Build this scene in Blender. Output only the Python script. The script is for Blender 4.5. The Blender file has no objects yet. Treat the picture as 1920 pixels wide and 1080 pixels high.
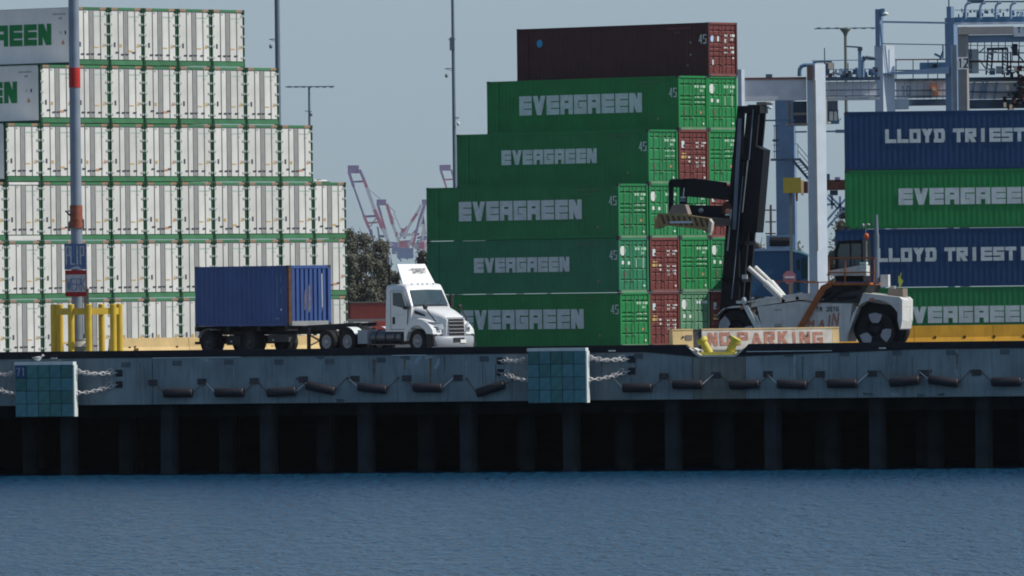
import bpy, math, random
from mathutils import Vector, Matrix
random.seed(7)
S = bpy.context.scene
COL = S.collection
R = math.radians

# ------------------------------------------------------------------ camera
FPX = 18100.0          # focal length in pixels of a 1920 px wide frame (long telephoto)
ROLL = 0.0125
PITCH = 15.0 / FPX
CAMZ = 2.35
C = Vector((0, 0, CAMZ))
Fw = Vector((0, math.cos(PITCH), math.sin(PITCH)))
_r0 = Vector((1, 0, 0)); _u0 = Vector((0, -math.sin(PITCH), math.cos(PITCH)))
Rt = math.cos(ROLL) * _r0 - math.sin(ROLL) * _u0
Up = math.sin(ROLL) * _r0 + math.cos(ROLL) * _u0
cam_d = bpy.data.cameras.new('camera'); cam = bpy.data.objects.new('camera', cam_d); COL.objects.link(cam)
cam_d.sensor_width = 36.0; cam_d.lens = FPX / 1920 * 36.0
cam_d.clip_start = 1.0; cam_d.clip_end = 60000
M = Matrix((Rt, Up, -Fw)).transposed().to_4x4(); M.translation = C
cam.matrix_world = M
S.camera = cam

def ray(px, py):
    return Fw + Rt * ((px - 960) / FPX) + Up * ((540 - py) / FPX)
def at(px, py, Y):
    "world point seen at that pixel of the photograph, at distance Y"
    d = ray(px, py); return C + d * (Y / d.y)

# ------------------------------------------------------------------ sky and sun
SUN_AZ = R(96); SUN_EL = R(47)     # azimuth clockwise from +Y
w = bpy.data.worlds.new('World'); S.world = w; w.use_nodes = True
nt = w.node_tree; nt.nodes.clear()
sky = nt.nodes.new('ShaderNodeTexSky'); sky.sky_type = 'NISHITA'; sky.sun_disc = False
sky.sun_elevation = SUN_EL; sky.sun_rotation = SUN_AZ
sky.altitude = 0; sky.air_density = 1.0; sky.dust_density = 1.0; sky.ozone_density = 2.0
sat = nt.nodes.new('ShaderNodeHueSaturation'); sat.inputs['Saturation'].default_value = 0.78
tint = nt.nodes.new('ShaderNodeMix'); tint.data_type = 'RGBA'; tint.blend_type = 'MULTIPLY'; tint.inputs[0].default_value = 1.0
tint.inputs[7].default_value = (0.86, 0.98, 1.08, 1)
bg = nt.nodes.new('ShaderNodeBackground'); bg.inputs[1].default_value = 0.098
out = nt.nodes.new('ShaderNodeOutputWorld')
nt.links.new(sky.outputs[0], sat.inputs['Color']); nt.links.new(sat.outputs[0], tint.inputs[6]); 
# marine haze lying along the whole horizon, clearing upwards
tcw = nt.nodes.new('ShaderNodeTexCoord'); sp_ = nt.nodes.new('ShaderNodeSeparateXYZ'); nt.links.new(tcw.outputs['Generated'], sp_.inputs[0])
rmp = nt.nodes.new('ShaderNodeValToRGB'); rmp.color_ramp.elements[0].position = 0.0; rmp.color_ramp.elements[0].color = (0.31, 0.398, 0.455, 1)
rmp.color_ramp.elements[1].position = 0.05; rmp.color_ramp.elements[1].color = (0.365, 0.475, 0.555, 1); nt.links.new(sp_.outputs[2], rmp.inputs[0])
scl = nt.nodes.new('ShaderNodeVectorMath'); scl.operation = 'SCALE'; scl.inputs[3].default_value = 1.02 / 0.098; nt.links.new(rmp.outputs[0], scl.inputs[0])
mrw = nt.nodes.new('ShaderNodeMapRange'); mrw.interpolation_type = 'SMOOTHSTEP'; mrw.inputs[1].default_value = 0.03; mrw.inputs[2].default_value = 0.20; nt.links.new(sp_.outputs[2], mrw.inputs[0])
mxw = nt.nodes.new('ShaderNodeMix'); mxw.data_type = 'RGBA'; nt.links.new(mrw.outputs[0], mxw.inputs[0]); nt.links.new(scl.outputs[0], mxw.inputs[6]); nt.links.new(tint.outputs[2], mxw.inputs[7])
nt.links.new(mxw.outputs[2], bg.inputs[0]); nt.links.new(bg.outputs[0], out.inputs[0])
sl = bpy.data.lights.new('sun', 'SUN'); sl.energy = 4.3; sl.angle = R(0.53); sl.color = (1.0, 0.95, 0.87)
sun = bpy.data.objects.new('sun', sl); COL.objects.link(sun)
sdir = Vector((math.sin(SUN_AZ) * math.cos(SUN_EL), math.cos(SUN_AZ) * math.cos(SUN_EL), math.sin(SUN_EL)))
sun.rotation_euler = sdir.to_track_quat('Z', 'Y').to_euler(); sun.location = (60, 300, 80)
S.view_settings.view_transform = 'Standard'; S.view_settings.look = 'None'
S.view_settings.gamma = 1; S.view_settings.use_curve_mapping = False
S.view_settings.exposure = -0.1
S.render.engine = 'CYCLES'
S.cycles.max_bounces = 6; S.cycles.diffuse_bounces = 3; S.cycles.glossy_bounces = 3
S.cycles.transparent_max_bounces = 8; S.cycles.volume_bounces = 0
S.cycles.use_denoising = True
S.cycles.pixel_filter_type = 'BLACKMAN_HARRIS'; S.cycles.filter_width = 1.9      # the long lens is slightly soft
S.render.film_transparent = False

# ------------------------------------------------------------------ materials
def mat(name, rgb, rough=0.6, metal=0.0, var=0.12, scale=1.2, streak=0.0, dirt=(0.10, 0.08, 0.06), bump=0.0, bscale=30, rnd=0.0, spec=0.25):
    m = bpy.data.materials.new(name); m.use_nodes = True
    t = m.node_tree; N = t.nodes; L = t.links
    p = N['Principled BSDF']
    p.inputs['Roughness'].default_value = rough; p.inputs['Metallic'].default_value = metal
    p.inputs['Specular IOR Level'].default_value = spec
    tc = N.new('ShaderNodeTexCoord')
    no = N.new('ShaderNodeTexNoise'); no.inputs['Scale'].default_value = scale; no.inputs['Detail'].default_value = 5
    L.new(tc.outputs['Object'], no.inputs['Vector'])
    mr = N.new('ShaderNodeMapRange'); mr.inputs[1].default_value = 0.3; mr.inputs[2].default_value = 0.7
    mr.inputs[3].default_value = 1 - var; mr.inputs[4].default_value = 1 + var
    L.new(no.outputs[0], mr.inputs[0])
    cur = mr.outputs[0]
    if rnd:
        oi = N.new('ShaderNodeObjectInfo'); r2 = N.new('ShaderNodeMapRange')
        r2.inputs[3].default_value = 1 - rnd; r2.inputs[4].default_value = 1 + rnd
        L.new(oi.outputs['Random'], r2.inputs[0])
        mu = N.new('ShaderNodeMath'); mu.operation = 'MULTIPLY'; L.new(cur, mu.inputs[0]); L.new(r2.outputs[0], mu.inputs[1]); cur = mu.outputs[0]
    vm = N.new('ShaderNodeVectorMath'); vm.operation = 'SCALE'; vm.inputs[0].default_value = rgb
    L.new(cur, vm.inputs[3]); col = vm.outputs[0]
    if streak:
        mp = N.new('ShaderNodeMapping'); mp.inputs['Scale'].default_value = (5, 5, 0.35); L.new(tc.outputs['Object'], mp.inputs[0])
        n2 = N.new('ShaderNodeTexNoise'); n2.inputs['Scale'].default_value = 1.3; n2.inputs['Detail'].default_value = 6; n2.inputs['Roughness'].default_value = 0.65
        L.new(mp.outputs[0], n2.inputs['Vector'])
        r3 = N.new('ShaderNodeMapRange'); r3.inputs[1].default_value = 0.5; r3.inputs[2].default_value = 0.78
        r3.inputs[3].default_value = 0; r3.inputs[4].default_value = streak; L.new(n2.outputs[0], r3.inputs[0])
        mx = N.new('ShaderNodeMix'); mx.data_type = 'RGBA'; mx.inputs[7].default_value = (*dirt, 1)
        L.new(r3.outputs[0], mx.inputs[0]); L.new(col, mx.inputs[6]); col = mx.outputs[2]
    L.new(col, p.inputs['Base Color'])
    if bump:
        n3 = N.new('ShaderNodeTexNoise'); n3.inputs['Scale'].default_value = bscale; n3.inputs['Detail'].default_value = 4
        L.new(tc.outputs['Object'], n3.inputs['Vector'])
        b = N.new('ShaderNodeBump'); b.inputs['Strength'].default_value = bump; b.inputs['Distance'].default_value = 0.02
        L.new(n3.outputs[0], b.inputs['Height']); L.new(b.outputs[0], p.inputs['Normal'])
    return m

MT = {}
def dm(k, *a, **kw): MT[k] = mat(k, *a, **kw)
dm('green_paint', (0.022, 0.205, 0.070), 0.5, var=0.10, streak=0.22, dirt=(0.03, 0.09, 0.04), rnd=0.10)
dm('green_paint_fresh', (0.020, 0.220, 0.064), 0.5, var=0.10, streak=0.18, dirt=(0.03, 0.10, 0.04), rnd=0.08)
dm('teal_paint', (0.030, 0.200, 0.100), 0.5, var=0.10, streak=0.25, dirt=(0.05, 0.12, 0.08), rnd=0.05)
dm('pale_green_paint', (0.11, 0.26, 0.15), 0.6, var=0.10, streak=0.35, dirt=(0.16, 0.22, 0.17))
dm('maroon_paint', (0.165, 0.046, 0.042), 0.55, var=0.12, streak=0.3, dirt=(0.08, 0.03, 0.03), rnd=0.12)
dm('dark_maroon_paint', (0.075, 0.026, 0.028), 0.55, var=0.1, streak=0.2, dirt=(0.05, 0.02, 0.03))
dm('navy_paint', (0.016, 0.058, 0.150), 0.5, var=0.10, streak=0.30, dirt=(0.05, 0.085, 0.12), rnd=0.05)
dm('truck_box_blue', (0.045, 0.092, 0.26), 0.5, var=0.12, streak=0.35, dirt=(0.10, 0.09, 0.12))
dm('truck_box_rust', (0.115, 0.058, 0.038), 0.8, var=0.3, scale=4)
dm('reefer_white', (0.67, 0.668, 0.625), 0.5, var=0.09, scale=0.8, streak=0.5, dirt=(0.42, 0.415, 0.385), rnd=0.09)
dm('reefer_side', (0.76, 0.75, 0.71), 0.5, var=0.06, streak=0.25, dirt=(0.50, 0.50, 0.48))
dm('reefer_green', (0.06, 0.19, 0.09), 0.5, var=0.15, streak=0.3, dirt=(0.06, 0.11, 0.06), rnd=0.15)
dm('post_green', (0.012, 0.062, 0.030), 0.6, var=0.2, streak=0.4, dirt=(0.05, 0.045, 0.03), rnd=0.3)
dm('rust_orange', (0.30, 0.205, 0.13), 0.8, var=0.25, scale=6)
dm('steel_grey', (0.33, 0.34, 0.34), 0.5, metal=0.3, var=0.12)
dm('hinge_grey', (0.40, 0.44, 0.42), 0.6)
dm('rod_grey', (0.34, 0.34, 0.33), 0.6)
dm('gasket_grey', (0.36, 0.36, 0.35), 0.7, var=0.1, streak=0.4, dirt=(0.22, 0.21, 0.2))
dm('dark_mark', (0.07, 0.075, 0.09), 0.6)
dm('amber_mark', (0.56, 0.38, 0.14), 0.6)
dm('orange_mark', (0.55, 0.27, 0.14), 0.6)
dm('plate_white', (0.86, 0.88, 0.86), 0.5, var=0.02)
dm('white_mark', (0.70, 0.72, 0.68), 0.6, var=0.1)
dm('faint_green_mark', (0.42, 0.52, 0.46), 0.6)
dm('pale_mark', (0.42, 0.60, 0.44), 0.6)
dm('letter_white', (0.60, 0.68, 0.68), 0.6, var=0.12, scale=3, streak=0.35, dirt=(0.25, 0.34, 0.33))
dm('letter_green', (0.012, 0.20, 0.055), 0.6, var=0.12)
dm('letter_black', (0.02, 0.02, 0.025), 0.6)
dm('blue_dot', (0.05, 0.30, 0.55), 0.5)
dm('light_blue_dot', (0.45, 0.6, 0.85), 0.5)
dm('dark_green_rod', (0.10, 0.20, 0.11), 0.6)
dm('grey_green_rod', (0.14, 0.26, 0.15), 0.6)
dm('maroon_rod', (0.20, 0.085, 0.075), 0.6)
dm('asphalt', (0.050, 0.050, 0.052), 0.9, var=0.25, scale=0.15, bump=0.3, bscale=8)
dm('deck_concrete', (0.27, 0.26, 0.24), 0.85, var=0.2, scale=0.4, bump=0.2)
dm('quay_concrete', (0.215, 0.27, 0.285), 0.85, var=0.26, scale=0.55, streak=0.85, dirt=(0.085, 0.10, 0.105), bump=0.3, bscale=6)
dm('quay_concrete_brown', (0.18, 0.19, 0.175), 0.85, var=0.3, scale=0.7, streak=0.8, dirt=(0.08, 0.08, 0.07), bump=0.3, bscale=6)
dm('stain_rust', (0.17, 0.12, 0.09), 0.9, var=0.4, scale=5)
dm('stain_dark', (0.11, 0.14, 0.145), 0.9, var=0.4, scale=5)
dm('stain_pale', (0.30, 0.35, 0.36), 0.9, var=0.3, scale=5)
dm('plate_grey', (0.10, 0.125, 0.135), 0.9, var=0.3)
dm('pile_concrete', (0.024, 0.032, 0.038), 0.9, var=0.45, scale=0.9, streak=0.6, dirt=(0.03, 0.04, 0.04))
dm('kerb_black', (0.018, 0.018, 0.024), 0.8, var=0.3)
dm('rubber', (0.020, 0.019, 0.021), 0.6, var=0.3)
dm('roller_rubber', (0.028, 0.025, 0.030), 0.45, var=0.25)
dm('tyre', (0.016, 0.017, 0.019), 0.8, var=0.2)
dm('tile_teal', (0.075, 0.21, 0.235), 0.45, var=0.25, scale=2.5, streak=0.3, dirt=(0.05, 0.12, 0.12), rnd=0.12)
dm('tile_green', (0.055, 0.175, 0.165), 0.45, var=0.3, scale=2.5, rnd=0.25)
dm('tile_blue', (0.03, 0.09, 0.20), 0.45, var=0.2)
dm('panel_back', (0.015, 0.035, 0.05), 0.7)
dm('rim_white', (0.62, 0.68, 0.66), 0.5, var=0.12, scale=5)
dm('chain_steel', (0.62, 0.60, 0.58), 0.45, metal=0.2, var=0.2)
dm('chain_dark', (0.13, 0.09, 0.085), 0.7, var=0.3)
dm('yellow_paint', (0.58, 0.40, 0.045), 0.55, var=0.14, streak=0.45, dirt=(0.28, 0.17, 0.04))
dm('barrier_yellow', (0.70, 0.36, 0.035), 0.7, var=0.12, streak=0.35, dirt=(0.35, 0.17, 0.04), bump=0.15)
dm('barrier_buff', (0.68, 0.50, 0.24), 0.8, var=0.14, streak=0.35, dirt=(0.40, 0.27, 0.13), bump=0.15)
dm('barrier_white', (0.60, 0.56, 0.50), 0.8, var=0.20, scale=2.5, streak=0.4, dirt=(0.42, 0.36, 0.28), bump=0.2)
dm('brown_stain', (0.12, 0.075, 0.03), 0.9, var=0.3)
dm('faded_red', (0.43, 0.20, 0.145), 0.7, var=0.35, scale=7)
dm('bollard_yellow', (0.60, 0.50, 0.07), 0.45, var=0.15, streak=0.3, dirt=(0.3, 0.2, 0.04))
dm('notch_white', (0.58, 0.56, 0.50), 0.8, var=0.15, streak=0.2)
dm('pole_grey', (0.24, 0.28, 0.33), 0.5, metal=0.2, var=0.12, streak=0.25, dirt=(0.16, 0.18, 0.2))
dm('mast_grey', (0.15, 0.19, 0.24), 0.6, var=0.1)
dm('olive_grey', (0.20, 0.22, 0.20), 0.6, var=0.1)
dm('red_band', (0.50, 0.035, 0.03), 0.5, var=0.15)
dm('rust_band', (0.27, 0.085, 0.05), 0.7, var=0.3, scale=5)
dm('sign_blue', (0.075, 0.13, 0.26), 0.5, var=0.2, scale=5)
dm('sign_red', (0.28, 0.02, 0.025), 0.5, var=0.2, scale=5)
dm('sign_grey', (0.36, 0.38, 0.42), 0.5, var=0.2, scale=6)
dm('truck_white', (0.73, 0.74, 0.73), 0.28, var=0.05, scale=1.5, spec=0.6, streak=0.25, dirt=(0.5, 0.49, 0.47))
dm('truck_chassis', (0.022, 0.024, 0.028), 0.6, var=0.25)
dm('chrome', (0.50, 0.52, 0.54), 0.22, metal=0.9, var=0.1)
dm('dark_chrome', (0.12, 0.125, 0.135), 0.3, metal=0.7, var=0.1)
dm('rim_metal', (0.28, 0.29, 0.30), 0.45, metal=0.3, var=0.2)
dm('glass_dark', (0.020, 0.045, 0.055), 0.07, var=0.2, spec=0.8)
dm('lamp_glass', (0.45, 0.5, 0.52), 0.12, var=0.1, spec=0.8)
dm('bumper_grey', (0.30, 0.33, 0.36), 0.4, var=0.08)
dm('machine_white', (0.60, 0.61, 0.59), 0.45, var=0.10, scale=1.8, streak=0.45, dirt=(0.32, 0.24, 0.20))
dm('machine_black', (0.007, 0.009, 0.013), 0.55, var=0.3)
dm('machine_dark', (0.013, 0.017, 0.023), 0.55, var=0.3)
dm('machine_charcoal', (0.05, 0.055, 0.06), 0.7, var=0.3)  # even dark grey shared by castings, dark rims, pads and floors
dm('handrail_orange', (0.33, 0.105, 0.035), 0.6, var=0.2, scale=4)
dm('tyre_mark_grey', (0.34, 0.36, 0.39), 0.7, var=0.15)
dm('stripe_dark', (0.07, 0.052, 0.035), 0.7, var=0.3)
dm('guide_cream', (0.46, 0.42, 0.36), 0.6, var=0.15)
dm('stripe_yellow', (0.30, 0.22, 0.10), 0.6, var=0.25, scale=5)
dm('spreader_grey', (0.22, 0.18, 0.15), 0.6, var=0.2)
dm('hydraulic_silver', (0.62, 0.61, 0.58), 0.35, var=0.1)
dm('crane_blue', (0.19, 0.29, 0.43), 0.5, var=0.08, streak=0.15, dirt=(0.17, 0.14, 0.13))
dm('crane_pale', (0.52, 0.59, 0.66), 0.5, var=0.06, streak=0.15, dirt=(0.25, 0.24, 0.24))
dm('crane_dark', (0.07, 0.11, 0.16), 0.6, var=0.2)
dm('crane_tan', (0.36, 0.34, 0.33), 0.6, var=0.1)
dm('crane_deck_blue', (0.08, 0.19, 0.32), 0.6, var=0.2)
dm('crane_brown', (0.10, 0.04, 0.03), 0.8, var=0.3)
dm('crane_orange', (0.55, 0.22, 0.12), 0.6, var=0.2)
dm('crane_cream', (0.70, 0.58, 0.44), 0.6, var=0.1)
dm('cab_blue', (0.035, 0.105, 0.21), 0.45, var=0.12)
dm('cab_light_blue', (0.25, 0.50, 0.58), 0.5, var=0.08)
dm('sts_red', (0.58, 0.21, 0.29), 0.6)  # far cranes: red and purple lightened so distance haze is in the colour
dm('sts_purple', (0.32, 0.24, 0.42), 0.6)
dm('sts_white', (0.72, 0.72, 0.74), 0.6)
dm('sts_blue', (0.22, 0.30, 0.48), 0.6)
dm('box_yellow', (0.40, 0.31, 0.05), 0.5, var=0.1)
dm('sign_pink', (0.50, 0.20, 0.24), 0.5, var=0.1)
dm('red_container', (0.34, 0.065, 0.05), 0.6, var=0.15, streak=0.3)
dm('leaf', (0.135, 0.130, 0.098), 1.0, var=0.2, scale=0.3, spec=0.02)
dm('leaf_dark', (0.118, 0.120, 0.096), 1.0, var=0.2, scale=0.3, spec=0.02)
dm('bark', (0.11, 0.085, 0.065), 0.9, var=0.3)
dm('gull_white', (0.75, 0.74, 0.70), 0.7, var=0.05)
dm('gull_grey', (0.22, 0.23, 0.24), 0.7, var=0.1)
dm('flag_lime', (0.50, 0.58, 0.08), 0.6, var=0.1)
dm('beacon_orange', (0.55, 0.12, 0.04), 0.35, var=0.1)

# ------------------------------------------------------------------ mesh builder
class MB:
    def __init__(s): s.v = []; s.f = []; s.m = []; s.sm = []; s.mats = []
    def mi(s, k):
        if k not in s.mats: s.mats.append(k)
        return s.mats.index(k)
    def face(s, pts, m, smooth=False):
        b = len(s.v); s.v += [tuple(p) for p in pts]; s.f.append(tuple(range(b, b + len(pts)))); s.m.append(s.mi(m)); s.sm.append(smooth)
    def grid(s, rows, m, closed=False, smooth=True):
        b = len(s.v); n = len(rows[0])
        for r in rows: s.v += [tuple(p) for p in r]
        k = s.mi(m)
        for i in range(len(rows) - 1):
            for j in range(n if closed else n - 1):
                j2 = (j + 1) % n
                s.f.append((b + i * n + j, b + i * n + j2, b + (i + 1) * n + j2, b + (i + 1) * n + j)); s.m.append(k); s.sm.append(smooth)
    def hexa(s, p, m):
        b = len(s.v); s.v += [tuple(q) for q in p]; k = s.mi(m)
        for f in ((0, 3, 2, 1), (4, 5, 6, 7), (0, 1, 5, 4), (1, 2, 6, 5), (2, 3, 7, 6), (3, 0, 4, 7)):
            s.f.append(tuple(b + i for i in f)); s.m.append(k); s.sm.append(False)
    def box(s, x0, x1, y0, y1, z0, z1, m):
        s.hexa([(x0, y0, z0), (x1, y0, z0), (x1, y1, z0), (x0, y1, z0), (x0, y0, z1), (x1, y0, z1), (x1, y1, z1), (x0, y1, z1)], m)
    def prism(s, poly, y0, y1, m, mside=None):
        "poly in (x,z), extruded along y"
        n = len(poly)
        s.face([(x, y0, z) for x, z in poly], m); s.face([(x, y1, z) for x, z in reversed(poly)], m)
        for i in range(n):
            a = poly[i]; c = poly[(i + 1) % n]
            s.face([(a[0], y0, a[1]), (a[0], y1, a[1]), (c[0], y1, c[1]), (c[0], y0, c[1])], mside or m)
    def cyl(s, p0, p1, r0, m, r1=None, n=12, caps=True, smooth=True):
        p0 = Vector(p0); p1 = Vector(p1); r1 = r0 if r1 is None else r1
        d = (p1 - p0).normalized(); a = d.orthogonal().normalized(); c = d.cross(a)
        rows = [[p + (a * math.cos(t) + c * math.sin(t)) * r for t in [2 * math.pi * i / n for i in range(n)]] for p, r in ((p0, r0), (p1, r1))]
        s.grid(rows, m, closed=True, smooth=smooth)
        if caps: s.face(list(reversed(rows[0])), m); s.face(rows[1], m)
    def beam(s, p0, p1, w, h, m):
        "rectangular bar from p0 to p1, w horizontally, h vertically"
        p0 = Vector(p0); p1 = Vector(p1); d = (p1 - p0).normalized()
        a = d.cross(Vector((0, 0, 1)))
        a = Vector((1, 0, 0)) if a.length < 1e-4 else a.normalized()
        c = a.cross(d).normalized(); a = a * w / 2; c = c * h / 2
        s.hexa([p0 - a - c, p1 - a - c, p1 + a - c, p0 + a - c, p0 - a + c, p1 - a + c, p1 + a + c, p0 + a + c], m)
    def lathe(s, prof, m, n=24, axis='y', c=(0, 0, 0)):
        "prof: list of (radius, offset along axis)"
        rows = []
        for r, o in prof:
            row = []
            for i in range(n):
                t = 2 * math.pi * i / n; a, b = r * math.cos(t), r * math.sin(t)
                row.append({'y': (c[0] + a, c[1] + o, c[2] + b), 'z': (c[0] + a, c[1] + b, c[2] + o), 'x': (c[0] + o, c[1] + a, c[2] + b)}[axis])
            rows.append(row)
        s.grid(rows, m, closed=True)
    def ball(s, c, r, m, n=10):
        prof = [(math.sin(math.pi * i / 8) , -math.cos(math.pi * i / 8)) for i in range(9)]
        rx, ry, rz = (r, r, r) if not hasattr(r, '__len__') else r
        rows = [[(c[0] + a * rx * math.cos(2 * math.pi * j / n), c[1] + a * ry * math.sin(2 * math.pi * j / n), c[2] + o * rz) for j in range(n)] for a, o in prof]
        s.grid(rows, m, closed=True)
    def mesh(s, name):
        me = bpy.data.meshes.new(name); me.from_pydata(s.v, [], s.f)
        for k in s.mats: me.materials.append(MT[k])
        me.polygons.foreach_set('material_index', s.m); me.polygons.foreach_set('use_smooth', s.sm); me.update()
        return me

def obj(name, mb, parent=None, loc=None, rz=None):
    me = mb.mesh(name) if isinstance(mb, MB) else mb
    o = bpy.data.objects.new(name, me); COL.objects.link(o)
    if parent: o.parent = parent
    if loc is not None: o.location = loc
    if rz is not None: o.rotation_euler.z = rz
    return o
def tag(o, label=None, cat=None, group=None, kind=None):
    if label and not 4 <= len(label.split()) <= 16: print('LABEL', len(label.split()), label)
    if label: o['label'] = label
    if cat: o['category'] = cat
    if group: o['group'] = group
    if kind: o['kind'] = kind
    return o
def thing(name, label, cat, loc=(0, 0, 0), rz=0, group=None, kind=None):
    e = bpy.data.objects.new(name, None); COL.objects.link(e); e.location = loc; e.rotation_euler.z = rz; e.empty_display_size = 0.5
    return tag(e, label, cat, group, kind)
def inst(parts, parent):
    "parts: list of (name, mesh, [subparts])"
    for p in parts:
        o = obj(p[0], p[1], parent)
        if len(p) > 2:
            for q in p[2]: obj(q[0], q[1], o)

# stroke font; every glyph in a unit box
GL = {
 'E': [((0,0),(0,1)),((0,1),(1,1)),((0,.5),(1,.5)),((0,0),(1,0))],
 'V': [((0,1),(.5,0)),((1,1),(.5,0))],
 'r': [((0,0),(0,1)),((0,1),(1,1)),((1,1),(1,0)),((0,.42),(1,.42))],
 'R': [((0,0),(0,1)),((0,1),(1,1)),((1,1),(1,.5)),((1,.5),(0,.5)),((.4,.5),(1,0))],
 'G': [((1,1),(0,1)),((0,1),(0,0)),((0,0),(1,0)),((1,0),(1,.48)),((1,.48),(.6,.48))],
 'N': [((0,0),(0,1)),((0,1),(1,0)),((1,0),(1,1))],
 'L': [((0,1),(0,0)),((0,0),(1,0))],
 'O': [((0,0),(0,1)),((0,1),(1,1)),((1,1),(1,0)),((1,0),(0,0))],
 'Y': [((0,1),(.5,.5)),((1,1),(.5,.5)),((.5,.5),(.5,0))],
 'D': [((.1,0),(.1,1)),((0,1),(.8,1)),((.8,1),(1,.8)),((1,.8),(1,.2)),((1,.2),(.8,0)),((.8,0),(0,0))],
 'T': [((0,1),(1,1)),((.5,1),(.5,0))],
 'I': [((.5,0),(.5,1))],
 'S': [((1,1),(0,1)),((0,1),(0,.5)),((0,.5),(1,.5)),((1,.5),(1,0)),((1,0),(0,0))],
 'A': [((0,0),(.5,1)),((1,0),(.5,1)),((.2,.35),(.8,.35))],
 'W': [((0,1),(.25,0)),((.25,0),(.5,.8)),((.5,.8),(.75,0)),((.75,0),(1,1))],
 'M': [((0,0),(0,1)),((0,1),(.5,.4)),((.5,.4),(1,1)),((1,1),(1,0))],
 'K': [((0,0),(0,1)),((0,.45),(1,1)),((.25,.6),(1,0))],
 'P': [((0,0),(0,1)),((0,1),(1,1)),((1,1),(1,.5)),((1,.5),(0,.5))],
 'C': [((1,1),(0,1)),((0,1),(0,0)),((0,0),(1,0))],
 'F': [((0,0),(0,1)),((0,1),(1,1)),((0,.5),(.8,.5))],
 'U': [((0,1),(0,0)),((0,0),(1,0)),((1,0),(1,1))],
 '1': [((.5,0),(.5,1)),((.2,.8),(.5,1))],
 '2': [((0,1),(1,1)),((1,1),(1,.55)),((1,.55),(0,0)),((0,0),(1,0))],
 '3': [((0,1),(1,1)),((1,1),(1,0)),((.3,.5),(1,.5)),((1,0),(0,0))],
 '4': [((.8,0),(.8,1)),((.8,1),(0,.3)),((0,.3),(1,.3))],
 '5': [((1,1),(0,1)),((0,1),(0,.55)),((0,.55),(1,.5)),((1,.5),(1,0)),((1,0),(0,0))],
 '6': [((1,1),(.2,1)),((.2,1),(0,.5)),((0,.5),(0,0)),((0,0),(1,0)),((1,0),(1,.5)),((1,.5),(0,.5))],
 '7': [((0,1),(1,1)),((1,1),(.35,0))],
 '8': [((0,0),(0,1)),((0,1),(1,1)),((1,1),(1,0)),((1,0),(0,0)),((0,.5),(1,.5))],
 '0': [((0,0),(0,1)),((0,1),(1,1)),((1,1),(1,0)),((1,0),(0,0))],
}
def text(mb, s, o, ux, uz, h, w, pitch, t, m, wob=0.0, off=0.006):
    "thin lettering: o lower-left corner, ux/uz unit directions, glyph h x w, stroke t"
    o = Vector(o); ux = Vector(ux); uz = Vector(uz); n = ux.cross(uz).normalized()
    k = 0
    for i, ch in enumerate(s):
        if ch not in GL: continue
        wx = w * (0.35 if ch == 'I' and t > 0.15 * h else 1)
        jz = random.uniform(-wob, wob) * h
        for (a, b) in GL[ch]:
            A = Vector((t / 2 + a[0] * (w - t), t / 2 + a[1] * (h - t))); B = Vector((t / 2 + b[0] * (w - t), t / 2 + b[1] * (h - t)))
            d = (B - A)
            if d.length < 1e-6: continue
            d.normalize(); e = Vector((-d.y, d.x)) * t / 2; x = d * t / 2
            if abs(d.x) > 0.05 and abs(d.y) > 0.05:
                # slanted stroke: cut it level at cap and base line
                ya = 0 if a[1] == 0 else h if a[1] == 1 else A.y; yb = 0 if b[1] == 0 else h if b[1] == 1 else B.y
                hw = min(t / (2 * abs(d.y)), w * 0.45)
                xa = min(max(A.x, hw), w - hw); xb = min(max(B.x, hw), w - hw)
                q = [Vector((xa - hw, ya)), Vector((xb - hw, yb)), Vector((xb + hw, yb)), Vector((xa + hw, ya))]
                if yb < ya: q.reverse()
            else:
                q = [A - x - e, B + x - e, B + x + e, A - x + e]
            base = o + ux * (i * pitch) + uz * jz + n * (off + 0.0006 * (k % 9)); k += 1
            mb.face([base + ux * p.x + uz * p.y for p in q], m)
ORD = ['first', 'second', 'third', 'fourth', 'fifth', 'sixth', 'seventh', 'eighth', 'ninth', 'tenth', 'eleventh', 'twelfth', 'thirteenth', 'fourteenth', 'fifteenth', 'sixteenth']
# ------------------------------------------------------------------ water, ground, quay
QY = 402.0; QA = R(15.0)                       # quay face: passes (0, QY), right end nearer
qx = Vector((math.cos(QA), -math.sin(QA), 0)); qn = Vector((math.sin(QA), math.cos(QA), 0))   # along the face / inland
def qloc(px, py, dep=0.0):
    "photo pixel -> (along, height) on the plane parallel to the face, dep metres inland"
    d = ray(px, py); p0 = Vector((0, QY, 0)) + qn * dep
    t = (p0 - C).dot(qn) / d.dot(qn); p = C + d * t
    return (p - Vector((0, QY, 0))).dot(qx), p.z
WATER_Z = -4.98

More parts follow.
